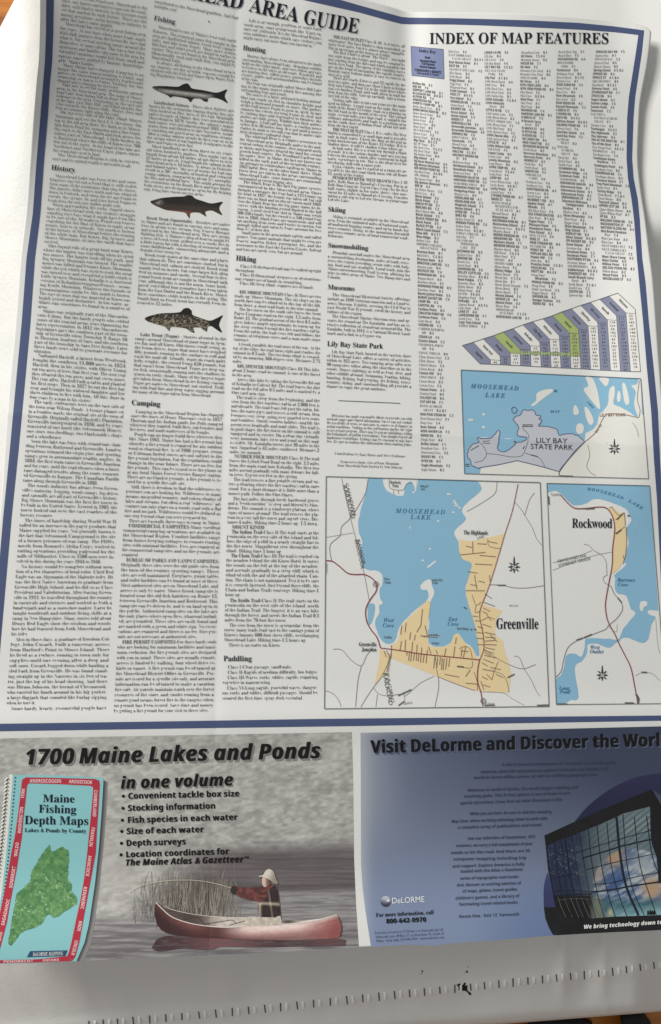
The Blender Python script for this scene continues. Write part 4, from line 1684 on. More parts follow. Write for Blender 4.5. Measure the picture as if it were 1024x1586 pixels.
for a in (((382, 722), (380, 770)), ((390, 770), (387, 790)), ((413, 730), (404, 815)), ((432, 742), (428, 812)), ((452, 755), (446, 820)), ((476, 765), (470, 822)), ((365, 728), (358, 768)), ((508, 792), (503, 845)), ((532, 796), (528, 830)),
          ((556, 758), (548, 796)), ((560, 800), (554, 850)), ((594, 750), (588, 795)), ((540, 800), (536, 850)), ((480, 752), (492, 782)), ((512, 766), (520, 784)), ((625, 760), (620, 795)), ((640, 752), (630, 798)), ((455, 590), (448, 660)), ((448, 660), (430, 690)),
          ((465, 660), (475, 700)), ((612, 760), (640, 750), (660, 765), (668, 800)), ((670, 300), (671, 350)), ((615, 358), (725, 347)), ((680, 397), (755, 401)), ((678, 445), (688, 505)), ((640, 511), (722, 512)), ((668, 530), (685, 575), (705, 560)),
          ((685, 575), (680, 605), (700, 600)), ((722, 525), (752, 545)), ((715, 560), (765, 578)), ((708, 640), (740, 625), (765, 635)), ((690, 665), (715, 672)), ((688, 690), (718, 694)), ((686, 715), (718, 718)), ((690, 742), (720, 744)),
          ((720, 742), (772, 744)), ((722, 728), (770, 724)), ((720, 768), (760, 780)), ((720, 788), (772, 800)), ((710, 820), (735, 835)), ((712, 848), (765, 858)), ((780, 815), (765, 850), (752, 895)), ((820, 885), (850, 868)), ((710, 880), (735, 892)),
          ((735, 290), (740, 320), (790, 332)), ((735, 300), (775, 308)), ((676, 860), (690, 905), (690, 940)), ((640, 908), (690, 912)), ((550, 870), (612, 882)), ((605, 838), (665, 842), (668, 812)), ((640, 880), (660, 850)), ((705, 900), (718, 935)), ((520, 880), (600, 912), (680, 940)),
          ((730, 615), (750, 640)), ((742, 445), (745, 470)), ((745, 700), (775, 730)), ((290, 770), (300, 795)), ((400, 770), (395, 812)), ((420, 778), (416, 812)), ((440, 782), (436, 815)), ((462, 784), (457, 820)), ((520, 796), (516, 842)), ((548, 802), (543, 852)), ((572, 800), (567, 838)), ((366, 660), (362, 700)), ((385, 650), (380, 690)), ((404, 690), (400, 722)), ((424, 700), (420, 725)), ((600, 712), (596, 740)), ((715, 585), (745, 600)), ((712, 600), (735, 612)), ((712, 655), (750, 668)), ((722, 690), (768, 700)), ((724, 710), (768, 714)), ((724, 755), (765, 764)), ((722, 776), (748, 790)), ((715, 805), (760, 822)), ((745, 840), (790, 850)), ((730, 870), (750, 890)), ((770, 870), (800, 884)), ((715, 915), (745, 925)), ((695, 470), (722, 476)), ((650, 430), (690, 436)), ((700, 360), (770, 366)), ((640, 320), (668, 326)), ((690, 310), (730, 312)), ((660, 485), (690, 490)), ((670, 620), (692, 622)), ((680, 640), (700, 642)), ((300, 768), (318, 800)), ((322, 745), (320, 800)), ((618, 770), (652, 772)), ((480, 700), (530, 705)), ((455, 708), (520, 712))):
    st.line(z(*a), .8 if len(a) > 2 else 1.15, smooth=len(a) > 2)
st.build_each('street', M_BROWN, gm)
rt = Sheet(5)
rt.line(z((42, 383), (68, 385), (100, 408), (135, 437), (170, 442), (205, 442), (238, 458), (258, 482), (257, 512), (232, 548), (212, 590), (215, 640), (235, 680), (260, 712), (275, 757)), 1.6)
rt.line(z((275, 757), (360, 768), (430, 780), (500, 788), (610, 799), (700, 808)), 1.3).line(z((700, 808), (692, 850), (692, 905), (706, 950), (714, 1006)), 1.4)
rt.line(z((865, 54), (840, 170), (808, 270), (776, 380), (738, 500), (710, 570), (700, 620), (715, 700), (718, 762), (700, 808)), 1.0)
rt.build_each('highway', M_RED, gm)
sh = Sheet(6)
for c in ((255, 484), (716, 985)):
    cc = z(c)[0]
    sh.line([(cc[0] + 4 * math.cos(a), cc[1] + 4 * math.sin(a)) for a in np.linspace(0, 6.28, 14)], .9, 1.5)
    sh.line([(cc[0] - 1, cc[1] + 2), (cc[0] - 1, cc[1] - 2)], .8).line([(cc[0] + 1, cc[1] + 2), (cc[0] + 2, cc[1]), (cc[0] + .6, cc[1] - 2)], .8)
for a in (((848, 870), (820, 884)), ((350, 962), (408, 935)), ((352, 1004), (378, 985)), ((946, 1003), (996, 1001)), ((720, 1003), (765, 1002)), ((776, 488), (812, 488)), ((632, 582), (644, 588)), ((603, 836), (632, 838)), ((660, 676), (668, 680)), ((676, 674), (686, 680))):
    sh.line(z(*a), 1.7)
sh.build_each('map_symbol', M_GREYTEXT, gm)
words(gm, M_GREYTEXT, [('RAILROAD', 'sans', z((112, 60))[0], z((150, 205))[0], 9), ('CANADIAN', 'sans', z((124, 50))[0], z((160, 190))[0], 6), ('AROOSTOOK', 'sans', z((162, 292))[0], z((192, 420))[0], 8), ('BANGOR', 'sans', z((174, 292))[0], z((200, 400))[0], 6),
                       ('RAILROAD', 'sans', z((284, 865))[0], z((312, 1005))[0], 9), ('PACIFIC', 'sans', z((298, 865))[0], z((324, 995))[0], 6), ('CANADIAN', 'sans', z((312, 780))[0], z((300, 860))[0], 6), ('To Jackman', 'sans', z((47, 440))[0], z((47, 392))[0], 4.5),
                       ('AIRPORT RD', 'sans', z((375, 1002))[0], z((412, 996))[0], 5), ('To Monson', 'sans', z((722, 1000))[0], z((765, 998))[0], 4), ('Town Hall', 'sans', z((445, 710))[0], z((520, 703))[0], 4)], name='rail_name')
words(gm, M_LAKETEXT, [('MOOSEHEAD', 'bolditalic', z((340, 178))[0], z((552, 184))[0], 10.5, dict(track=.16)), ('LAKE', 'bolditalic', z((404, 204))[0], z((490, 207))[0], 10.5, dict(track=.16)),
                       ('West', 'bolditalic', z((288, 646))[0], z((333, 646))[0], 9), ('Cove', 'bolditalic', z((284, 668))[0], z((332, 669))[0], 9), ('East', 'bolditalic', z((566, 640))[0], z((604, 642))[0], 9), ('Cove', 'bolditalic', z((562, 661))[0], z((610, 663))[0], 9),
                       ('WILSON', 'italic', z((826, 580))[0], z((866, 580))[0], 4)], 3)
words(gm, M_BLACK, [('Greenville', 'serif', z((770, 675))[0], z((953, 675))[0], 24), ('The Highlands', 'serif', z((631, 270))[0], z((736, 272))[0], 9.2), ('Greenville', 'serif', z((182, 749))[0], z((258, 750))[0], 9), ('Junction', 'serif', z((194, 771))[0], z((258, 772))[0], 9),
                    ('Harfords', 'serif', z((316, 52))[0], z((362, 53))[0], 6.5), ('Point', 'serif', z((326, 67))[0], z((352, 68))[0], 6.5)], 6, 3)
words(gm, M_GREYTEXT, [('Cove', 'serif', z((290, 465))[0], z((314, 466))[0], 5.5), ('Point', 'serif', z((292, 480))[0], z((318, 481))[0], 5.5), ('Wharf', 'serif', z((445, 68))[0], z((478, 68))[0], 5), ('Point', 'serif', z((447, 80))[0], z((466, 80))[0], 5),
                       ('Sandbar Point', 'serif', z((494, 470))[0], z((540, 470))[0], 5), ('Point', 'serif', z((497, 482))[0], z((520, 482))[0], 5), ('Municipal', 'serif', z((495, 740))[0], z((525, 741))[0], 5), ('Boat Ramp', 'serif', z((603, 678))[0], z((652, 679))[0], 5.4),
                       ('Landing', 'serif', z((290, 715))[0], z((322, 715))[0], 5.4), ('LINE', 'sans', z((690, 292))[0], z((720, 282))[0], 5)], 6)
compass(z((848, 410))[0], 9.3, gm)
Sheet(6).frame(FR, 1.2).build('map_frame', M_LINE, gm)

# --- the state park map
pm = empty('inset_map', guide, label='inset map of a grey state park beside a blue lake, under the striped chart')
z = zt(700, 550, 3.1605)
FR = z((45, 72), (925, 115), (963, 605), (62, 580))
Sheet(1).poly(FR, 10).build('lake', M_LAKE, pm)
land = Sheet(2)
land.poly(z((136, 583), (144, 552), (320, 517), (527, 572), (600, 480), (650, 424), (655, 382), (690, 365), (712, 340), (722, 285), (762, 270), (800, 282), (880, 288), (905, 305), (922, 282), (938, 292), (963, 605), (527, 592)), 10)
for q in (((655, 108), (685, 111), (700, 135), (716, 190), (725, 262), (696, 238), (646, 170), (668, 150)), ((722, 112), (768, 115), (757, 152), (740, 140)), ((776, 160), (796, 153), (797, 195), (792, 238), (832, 258), (884, 292), (800, 286), (733, 292), (764, 240), (768, 190)),
          ((814, 175), (825, 185), (826, 215), (818, 230), (808, 215)), ((835, 138), (849, 142), (864, 195), (868, 235), (850, 240), (838, 190)), ((879, 150), (905, 143), (922, 118), (930, 285), (912, 300), (893, 240), (900, 180)),
          ((650, 254), (670, 265), (692, 312), (688, 338), (672, 338), (656, 300)), ((597, 250), (610, 248), (622, 280), (612, 292), (596, 288)), ((613, 340), (630, 334), (646, 350), (640, 380), (618, 384), (608, 365)),
          ((412, 222), (416, 188), (445, 172), (488, 166), (494, 178), (458, 204), (432, 224), (398, 250), (388, 244))):
    land.poly(loop_curve(z(*q), 2.5), 8)
dots(land, z((96, 316), (155, 290), (155, 352), (88, 318)), 1.9)
land.build_each('land', ink('land_ink', (205, 204, 200)), pm)
PK = rough_line(z((78, 500), (80, 470), (98, 440), (130, 424), (128, 405), (150, 410), (190, 408), (212, 385), (228, 370), (236, 384), (226, 430), (224, 464), (260, 472), (288, 456), (316, 432), (345, 424), (368, 412), (362, 400), (328, 398), (318, 384), (326, 352), (302, 312), (334, 290), (350, 266), (372, 270), (402, 268), (410, 290), (436, 300), (428, 312), (442, 320), (424, 346), (470, 350), (514, 364), (521, 389), (548, 388), (582, 383), (620, 398), (651, 421)), 1.5, 2.0, 2, 4) \
    + z((600, 472), (560, 522), (527, 571), (450, 548), (320, 516), (230, 536), (136, 551)) + rough_line(z((132, 556), (110, 545), (96, 538), (92, 520), (78, 500)), 1.0, 2.0, 5, 4)
Sheet(3).poly(PK, 8).build('park_area', M_PARK, pm)
Sheet(4).line(PK + PK[:1], 1.3, smooth=False).line(loop_curve(z((292, 262), (305, 254), (318, 264), (315, 280), (300, 284))) + loop_curve(z((292, 262), (305, 254), (318, 264), (315, 280), (300, 284)))[:1], 1.3, smooth=False).build_each('park_outline', M_PARKLINE, pm)
rd = Sheet(4)
for w, pts in ((1.3, ((527, 590), (530, 560), (600, 478), (650, 425))), (.8, ((915, 305), (922, 270), (908, 215), (918, 125))), (.6, ((665, 440), (675, 490), (660, 545), (680, 575), (705, 590))), (.6, ((885, 330), (905, 360), (915, 400)))):
    rd.line(z(*pts), w)
for w, pts in ((.8, ((130, 425), (150, 440), (170, 482), (150, 515), (112, 526))), (.8, ((170, 482), (220, 486), (290, 498), (335, 495), (352, 480), (372, 425), (376, 392), (350, 362), (347, 342))), (.8, ((358, 480), (400, 492), (432, 506), (455, 545)))):
    rd.line(z(*pts), w)
rd.line(z((347, 340), (397, 340), (397, 350), (347, 350), (347, 340)), .8, smooth=False).line(z((92, 466), (132, 443)), 1.3).line(z((150, 422), (186, 420)), 1.1).line(z((152, 430), (188, 433)), 1.1).line(z((66, 534), (86, 534)), 1.2).line(z((66, 543), (86, 543)), 1.2)
rd.line(z((348, 460), (356, 446)), 1.6).line(z((386, 488), (420, 497)), 1.8).line(z((304, 420), (314, 428)), 2.2).line(z((526, 590), (592, 592)), 1.4)
rd.build_each('road', M_GREYTEXT, pm)
Sheet(5).line(z((650, 425), (690, 392), (715, 362), (735, 318), (757, 290), (800, 286), (850, 292), (915, 306)), 1.0).build_each('highway', M_BROWN, pm)
words(pm, M_BROWN, [('LILY BAY ROAD', 'bold', z((722, 300))[0], z((850, 298))[0], 6.4), ('BAY RD', 'bold', z((708, 382))[0], z((735, 340))[0], 5)], 6, name='road_name')
words(pm, M_LAKETEXT, [('MOOSEHEAD', 'bolditalic', z((92, 160))[0], z((326, 172))[0], 10, dict(track=.2)), ('LAKE', 'bolditalic', z((163, 204))[0], z((260, 208))[0], 10, dict(track=.2)), ('BAY', 'bolditalic', z((482, 280))[0], z((530, 280))[0], 5), ('COVE', 'bolditalic', z((660, 232))[0], z((690, 262))[0], 5)], 5)
words(pm, ink('park_lettering_ink', (50, 52, 62), vary=0), [('LILY BAY', 'sans', z((410, 428))[0], z((565, 432))[0], 11.3), ('STATE PARK', 'sans', z((384, 458))[0], z((593, 464))[0], 11.3), ('Rowell Cove', 'sans', z((350, 349))[0], z((394, 349))[0], 4)], 6, 3)
dt = Sheet(3)
dots(dt, z((508, 175)), 2.2)
dt.build_each('map_symbol', M_LAKETEXT, pm)
compass(z((796, 458))[0], 8.8, pm)
Sheet(6).frame(FR, 1.0).build('map_frame', M_LINE, pm)

# --- the tall village map at the right edge
vm = empty('inset_map', guide, label='tall narrow inset map at the right edge with a red road running down it')
z = zt(824, 730, 4.175)
FR = z((97, 77), (762, 93), (872, 1502), (158, 1508))
lk = Sheet(1)
lk.poly(z((98, 78), (762, 93), (818, 902)) + rough_line(z((800, 900), (760, 896), (748, 906), (760, 925), (798, 942), (785, 970), (770, 1005), (755, 1080), (722, 1110), (662, 1092), (620, 1076), (582, 1080), (568, 1098)), .6, 2, 3)
        + rough_line(z((545, 1108), (500, 1140), (455, 1128), (420, 1115), (362, 1120), (358, 1170), (325, 1225), (282, 1258), (282, 1340), (299, 1418), (296, 1474), (250, 1480), (225, 1496), (190, 1507)), .6, 2, 3)
        + z((159, 1507), (155, 1345)) + rough_line(z((157, 1340), (190, 1310), (208, 1262), (220, 1200), (240, 1181), (280, 1180), (318, 1198), (340, 1140), (344, 1090), (375, 1080), (420, 1078), (500, 1083), (560, 1085), (590, 1022), (640, 960), (668, 922), (660, 902), (640, 890), (620, 830), (600, 800), (552, 786), (536, 752), (540, 690), (530, 672), (585, 628), (612, 598), (600, 590), (606, 540), (625, 462), (612, 370), (641, 322), (634, 290), (612, 246), (560, 218), (480, 190), (430, 178), (392, 182), (350, 206), (302, 218), (262, 216), (222, 182), (190, 150), (160, 127), (125, 130), (103, 142)), .7, 2, 6), 10)
lk.build('lake', M_LAKE, vm)
il = Sheet(2).poly(loop_curve(z((700, 850), (720, 838), (744, 844), (743, 868), (722, 880), (716, 905), (698, 890)), 2), 6)
il.build_each('island', M_PAPER, vm)
Sheet(2).poly(z((488, 236), (522, 230), (545, 252), (570, 272), (597, 263), (605, 352), (612, 450), (602, 560), (560, 632), (514, 666), (524, 560), (531, 430), (541, 380), (532, 310), (512, 262)), 8).build_each('town_area', M_TAN, vm)
rd = Sheet(3)
for w, pts in ((.8, ((335, 470), (370, 480), (400, 512), (450, 540), (480, 585), (484, 640), (486, 672))), (.8, ((486, 672), (462, 685), (470, 720), (512, 742))), (1.2, ((512, 742), (535, 795), (578, 848), (586, 895), (550, 950), (492, 1000), (480, 1020), (400, 1052), (290, 1095), (232, 1142), (205, 1220), (190, 1290), (156, 1332))),
               (.6, ((135, 592), (300, 546), (388, 512))), (.6, ((135, 640), (240, 598), (400, 545), (515, 522))), (.6, ((670, 1322), (720, 1300), (780, 1310), (828, 1355))), (.6, ((490, 1000), (545, 1040), (550, 990))), (.5, ((800, 950), (812, 1100), (826, 1180)))):
    rd.line(z(*pts), w)
rd.build_each('road', M_ROAD, vm)
st = Sheet(4)
for a in (((520, 240), (560, 285), (575, 278)), ((540, 315), (598, 266)), ((534, 405), (602, 358)), ((598, 268), (604, 350)), ((611, 360), (614, 450), (606, 540), (590, 600)), ((590, 540), (596, 570)), ((500, 236), (525, 230))):
    st.line(z(*a), 1.0, smooth=False)
st.build_each('street', M_BROWN, vm)
Sheet(5).line(z((184, 152), (205, 175), (235, 208), (278, 238), (340, 240), (440, 230), (486, 240), (516, 280), (534, 340), (534, 400), (522, 500), (520, 600), (502, 700), (480, 820), (476, 885), (492, 970), (540, 1060), (562, 1112), (602, 1190), (640, 1270), (665, 1390), (686, 1504)), 1.5).build_each('highway', M_RED, vm)
sh = Sheet(6)
sh.line(z((342, 242), (405, 240)), 1.8).line(z((556, 818), (580, 848)), 2).line(z((288, 1092), (328, 1078)), 2).line(z((335, 1076), (388, 1054)), 2).line(z((545, 405), (580, 376)), 1.6).line(z((550, 312), (590, 272)), 1.6).line(z((708, 1299), (745, 1300)), 2).line(z((600, 1497), (660, 1497)), 1.6).line(z((165, 1503), (232, 1504)), 1.3)
sh.line(z((108, 160), (112, 215)), 1.6).line(z((672, 1440), (690, 1470), (685, 1498)), 3.0)
dots(sh, z((626, 286)), 1.5)
sh.build_each('map_symbol', M_GREYTEXT, vm)
words(vm, M_GREYTEXT, [('ABANDONED RAIL', 'sans', z((165, 590))[0], z((355, 550))[0], 6.4), ('SOMERSET GRADE', 'sans', z((172, 618))[0], z((380, 570))[0], 6.4), ('To Jackman', 'sans', z((122, 158))[0], z((182, 156))[0], 6)], 6, name='rail_name')
t = Type(4, 2)
bits = [(358, 122), (400, 128), (442, 137), (482, 149), (520, 158), (553, 169), (590, 183), (624, 198), (656, 214), (688, 234), (716, 252)]
for i, ch in enumerate('MOOSEHEAD'):
    cs = curve(np.array(z(*bits)), 1)
    L = np.concatenate([[0], np.cumsum(np.linalg.norm(np.diff(cs, axis=0), axis=1))])
    a = (i if i < 9 else i + 1) / 14.2 * L[-1]
    f = lambda q: np.array((np.interp(q, L, cs[:, 0]), np.interp(q, L, cs[:, 1])))
    t.line(ch, 'bolditalic', f(a), f(a + L[-1] / 14.2 * .82), 7)
for i, ch in enumerate('LAKE'):
    a = (10.2 + i) / 14.2 * L[-1]
    t.line(ch, 'bolditalic', f(a), f(a + L[-1] / 14.2 * .82), 7)
t.build('lake_name', M_LAKETEXT, vm)
words(vm, M_LAKETEXT, [('Barrows', 'bolditalic', z((553, 712))[0], z((668, 714))[0], 8), ('Cove', 'bolditalic', z((556, 742))[0], z((622, 744))[0], 8), ('West', 'bolditalic', z((376, 1148))[0], z((438, 1150))[0], 8.5), ('Outlet', 'bolditalic', z((374, 1176))[0], z((464, 1178))[0], 8.5),
                       ('Long', 'bolditalic', z((176, 1412))[0], z((244, 1413))[0], 8), ('Pond', 'bolditalic', z((180, 1436))[0], z((248, 1437))[0], 8)], 4)
words(vm, M_BLACK, [('Rockwood', 'serif', z((258, 364))[0], z((520, 366))[0], 21)], 6, 4)
compass(z((455, 1318))[0], 8.6, vm)
Sheet(6).frame(FR, 1.0).build('map_frame', M_LINE, vm)

# ------------------------------------------------------- left advertisement
la = empty('advert_panel', guide, label='grey advert with a red canoe, an angler and a fishing map book')
A_T = [(-30, 1145), (0, 1143.7), (270, 1139), (545, 1134)]
A_R = [(545, 1134), (547, 1200), (548.5, 1330), (551.5, 1400), (556, 1467)]
A_L = [(-30, 1145), (-45, 1300), (-58, 1496.5)]
A_B = [q for q in map(tuple, S_BOT) if q[0] <= 556] + [(556, 1467.4)]


def ad_left(x, y):
    n1 = fbm(x / 30.0 + y / 60., y / 13.0, 4)
    n2 = fbm(x / 9.0 + y / 20.0 + 4, y / 4.5 + 7, 4)
    c = mixc((124, 123, 120), (184, 183, 180), (n1 * .45 + n2 * .95 - .2) * 1.1 + .12 * (1 - sstep(60, 420, x)))
    # far shore in shadow
    ysh = 1316 - (x - 380) * .03
    dk = sstep(ysh - 18, ysh + 16, y) * sstep(250, 390, x + (y - 1300) * .6)
    streak = fbm(x / 60.0, y / 2.3, 3)
    c = mixc(c, mixc((70, 63, 66), (112, 105, 107), streak), dk * .96)
    # water
    yw = 1384 - (x - 380) * .03
    wat = sstep(yw - 5, yw + 3, y) * sstep(170, 260, x)
    rip = fbm(x / 34.0 + y * .05, y / 2.0, 3)
    c = mixc(c, mixc((106, 103, 106), (142, 140, 141), sstep(.2, .8, rip)), wat)
    low = sstep(1415, 1432, y) * (x > 120)
    c = mixc(c, mixc((96, 92, 96), (146, 143, 144), sstep(.25, .8, fbm(x / 50.0, y / 2.4, 3))), low * .9)
    thick = bell(y, 1392, 27) * sstep(236, 285, x) * (1 - sstep(335, 372, x))
    thick = thick * (1 - sstep(1340, 1372, 1400 - y + 1340) * 0) * sstep(1340, 1366, y + 10 * (vnoise(x / 3.0, y * 0 + 3) - .5) * 2)
    vs = fbm(x / 1.7 + y / 30.0, y / 24.0, 3)
    c = mixc(c, mixc((62, 57, 55), (150, 142, 132), sstep(.3, .75, vs)), np.clip(thick * 1.25, 0, .92))
    # pale mist at left of the reeds
    c = mixc(c, (168, 166, 163), bell(x, 175, 45) * bell(y, 1345, 60) * .5)
    c = mixc(c, (96, 90, 92), sstep(1440, 1448, y) * (1 - sstep(1452, 1462, y)) * sstep(225, 260, x) * .5)
    return c


patch_mesh('advert_photo', patch(A_T, A_B, A_L, A_R, 420, 240), M_PICTURE, la, 1, colour=ad_left)

# reeds: light and dark stems behind the canoe
z = zt(200, 1320, 2.8444)
for nm, cols in (('pale_reeds', ((146, 137, 126), (128, 120, 112))), ('dark_reeds', ((64, 58, 56), (84, 76, 72)))):
    P, F, C = [], [], []
    rg = random.Random(3 if nm[0] == 'p' else 9)
    pale = nm[0] == 'p'
    for k in range(120 if pale else 190):
        x = rg.choice((232, 250, 262, 281, 296, 304, 318, 330, 345, 361)) + rg.gauss(0, 9) if rg.random() < .75 else rg.uniform(204, 374)
        edge = min(1.3, max(0, (x - 333) / 34.0)) + min(1.2, max(0, (248 - x) / 40.0))
        base = 1420 - (x - 200) * .03 + rg.gauss(0, 6) - (abs(rg.gauss(0, 26)) if rg.random() < .4 else 0)
        hgt = max(8, rg.gauss(42, 17)) * (1 - .5 * min(1, edge))
        hgt = min(hgt, base - 1352 + rg.uniform(-26, 16))
        dx = rg.gauss(0, 6)
        bend = rg.gauss(0, 3)
        w = rg.uniform(.25, .62 if pale else .8)
        n = len(P)
        tone = rg.uniform(.82, 1.14)
        fade = np.array((138, 134, 130))
        for i in range(5):
            t = i / 4
            ww = w * (1 - .75 * t)
            cx_ = x + dx * t + bend * t * t
            P += [(cx_ - ww, base - hgt * t), (cx_ + ww, base - hgt * t)]
            cc = (np.array(cols[0]) * (1 - t) + np.array(cols[1]) * t) * tone
            u = min(.9, .4 * edge + .12 + .45 * t)
            cc = cc * (1 - u) + fade * u
            C += [cc, cc]
        F += [(n + 2 * i, n + 2 * i + 1, n + 2 * i + 3, n + 2 * i + 2) for i in range(4)]
    o = link_mesh(nm, on_sheet(P, 2 if nm[0] == 'd' else 3), F, M_PICTURE, la, colors=albedo_v(np.clip(np.array(C), 0, 255)))
    o['kind'] = 'stuff'

# reflection, hull and inside of the canoe
stamp('canoe_reflection', loop_curve(z((102, 425), (112, 400), (132, 380), (200, 368), (420, 382), (700, 390), (935, 384), (952, 402), (944, 412), (800, 415), (600, 418), (420, 416), (360, 430), (240, 425), (140, 437)), 3),
      lambda x, y: mixc(mixc((62, 46, 49), (112, 76, 80), bell(x, 350, 60) + .6 * bell(x, 510, 40)), (88, 80, 82), sstep(.45, .7, fbm(x / 16, y / 1.6, 3)) * .75), la, 4, 3)


def hull(x, y):
    zx, zy = (x - 200) * 2.8444, (y - 1320) * 2.8444
    top = np.interp(zx, (112, 190, 260, 340, 430, 520, 640, 760, 850, 920), (225, 285, 310, 325, 330, 325, 320, 310, 295, 275))
    d = (zy - top) / 62.0
    c = mixc((74, 48, 48), (174, 136, 134), sstep(360, 560, zx) * (1 - sstep(860, 930, zx) * .4))
    c = mixc(c, (224, 210, 206), sstep(380, 560, zx) * (1 - sstep(.2, .75, d)) * (1 - sstep(700, 880, zx) * .6) * .8)
    c = mixc(c, (62, 38, 39), sstep(.5, 1.1, d) * .55 * (1 - sstep(560, 800, zx) * .3))
    c = mixc(c, (46, 30, 32), (1 - sstep(115, 330, zx)) * .6 * sstep(.1, .7, d))
    c = mixc(c, (150, 92, 90), bell(zx, 270, 90) * bell(d, .1, .4) * .5)
    c = mixc(c, (138, 76, 74), sstep(740, 920, zx) * .75 * sstep(.05, .35, d))
    return c * (.94 + .12 * fbm(x / 5, y / 3, 2))[..., None]


stamp('canoe_hull', z((118, 222), (140, 245), (163, 266), (190, 285), (225, 300), (260, 310), (340, 324), (430, 330), (520, 325), (640, 320), (760, 310), (850, 294), (890, 282), (916, 274), (924, 285), (934, 308), (938, 335), (934, 364), (920, 379),
                     (860, 383), (700, 388), (560, 386), (420, 381), (300, 376), (200, 365), (165, 356), (140, 342), (122, 318), (113, 280), (112, 245)), hull, la, 6, 2.5)


def inner(x, y):
    zx, zy = (x - 200) * 2.8444, (y - 1320) * 2.8444
    c = mixc((86, 74, 72), (182, 174, 166), sstep(290, 420, zx))
    c = mixc(c, (206, 200, 192), sstep(640, 860, zx))
    c = mixc(c, (58, 50, 50), bell(zx, 250, 60) * .5 + bell(zx, 700, 36) * bell(zy, 306, 9) * .9)
    return c * (.9 + .2 * fbm(x / 4, y / 3, 2))[..., None]


stamp('canoe_inside', z((118, 222), (150, 236), (200, 256), (250, 266), (300, 276), (420, 286), (520, 288), (600, 296), (700, 300), (760, 302), (850, 292), (916, 274), (850, 297), (760, 313), (640, 323), (520, 328), (430, 333), (340, 327), (260, 313), (190, 288), (140, 248)), inner, la, 7, 2.5)
gw = Sheet(8)
gw.line(z((118, 222), (150, 254), (190, 286), (260, 311), (340, 325), (430, 331), (520, 326), (640, 321), (760, 311), (850, 295), (916, 275)), 1.3)
gw.line(z((150, 236), (200, 256), (300, 276), (420, 286), (520, 288)), .7)
gw.build('gunwale', ink('gunwale_ink', (206, 196, 190)), la)
th = Sheet(8)
th.line(z((303, 288), (335, 322)), 1.1).line(z((330, 318), (455, 298), (470, 312)), 1.0, smooth=False).line(z((440, 322), (515, 302)), 1.0).line(z((160, 258), (200, 262)), 1.2).line(z((922, 284), (937, 330), (930, 372)), 1.0)
th.line(z((230, 300), (305, 285)), 1.0)
th.build_each('thwart', ink('thwart_ink', (64, 54, 52)), la)

# the angler, seen from behind his right shoulder
ang = stamp('person', loop_curve(z((588, 152), (612, 150), (640, 146), (655, 172), (662, 220), (666, 268), (670, 300), (669, 318), (600, 322), (545, 322), (514, 320), (514, 296), (532, 283), (572, 284), (568, 250), (568, 218), (556, 214), (520, 208), (490, 200), (470, 186), (452, 182), (447, 166), (452, 152), (470, 150), (520, 156), (560, 154)), 2),
            lambda x, y: np.where(((y - 1320) * 2.8444 > 282)[..., None], mixc((206, 198, 186), (160, 150, 140), fbm(x / 4, y / 4, 2) * 1.2),
                                  np.where(((x - 200) * 2.8444 < 474)[..., None], mixc((44, 36, 36), (60, 50, 48), fbm(x, y, 2)),
                                           mixc((112, 64, 60), (74, 46, 46), sstep(.3, .7, fbm(x / 6 + 2, y / 4, 3))))), la, 9, 1.5)
ang['label'] = 'printed angler in pale hat, red sleeves and dark vest facing left'
stamp('vest', z((612, 168), (640, 146), (655, 172), (662, 220), (667, 272), (645, 287), (578, 286), (569, 250), (569, 222), (590, 216), (606, 200)),
      lambda x, y: mixc(mixc((40, 32, 34), (60, 50, 48), fbm(x / 3, y / 3, 2)), (168, 156, 140), np.clip(bell(y - (x - 400) * .05, 1399, 2.6) * .85 + bell(x, 402.5, 2.4) * sstep(1398, 1402, y) * .9 + bell(x - y * .15, 209, 1.2) * .6, 0, 1)), ang, 10, 1.4)
stamp('hat', loop_curve(z((570, 106), (590, 100), (600, 84), (616, 74), (636, 86), (646, 112), (656, 138), (640, 138), (622, 124), (600, 112)), 1.5), lambda x, y: mixc((212, 206, 194), (132, 122, 112), sstep(412, 430, x + (y - 1355) * .5) * .8 + .3 * fbm(x / 2, y / 2, 2)), ang, 10, 1.2)
stamp('face', loop_curve(z((588, 112), (604, 114), (618, 124), (622, 140), (608, 152), (594, 152), (586, 136)), 1.5), lambda x, y: mixc((196, 174, 160), (104, 78, 70), sstep(409, 416, x)), ang, 9.6, 1.2)
rod = Sheet(10)
rod.line(z((0, 176), (40, 152), (80, 140), (130, 130), (200, 123)), .75).line(z((200, 123), (290, 124), (370, 136), (450, 158)), .8)
rod.build('fishing_rod', ink('rod_ink', (190, 180, 164)), ang)

# the book, printed as if lying on the photo
BK_L = [(20, 1200), (15, 1260), (8.5, 1330), (2, 1385), (-8, 1440), (-22, 1494)]
BK_R = [(160.5, 1204.5), (158, 1250), (153.5, 1310), (147, 1370), (138, 1430), (131, 1460), (118.5, 1489)]
BK_T = [(20, 1200), (90, 1201), (160.5, 1204.5)]
BK_B = [(-22, 1494), (0, 1492.8), (60, 1491.2), (118.5, 1488.9)]
bs = Sheet(2)
sh_l, sh_r = np.array(BK_R), np.array(BK_R) + (7, 3)
patch_mesh('book_shadow', patch([(160.5, 1209), (167, 1211)], [(118.5, 1488.9), (130, 1488.4)], [(160.5, 1209)] + BK_R[1:], [(167, 1211), (165, 1255), (160, 1315), (154, 1375), (146, 1433), (141, 1460), (130, 1488.4)], 12, 90), M_PICTURE, la, 2,
           colour=lambda x, y: mixc((58, 56, 58), (128, 126, 126), sstep(0, 7.5, x - np.interp(y, [q[1] for q in BK_R], [q[0] for q in BK_R])) ** .8))
M_TEAL = ink('book_cover_ink', (128, 180, 186), vary=.05)
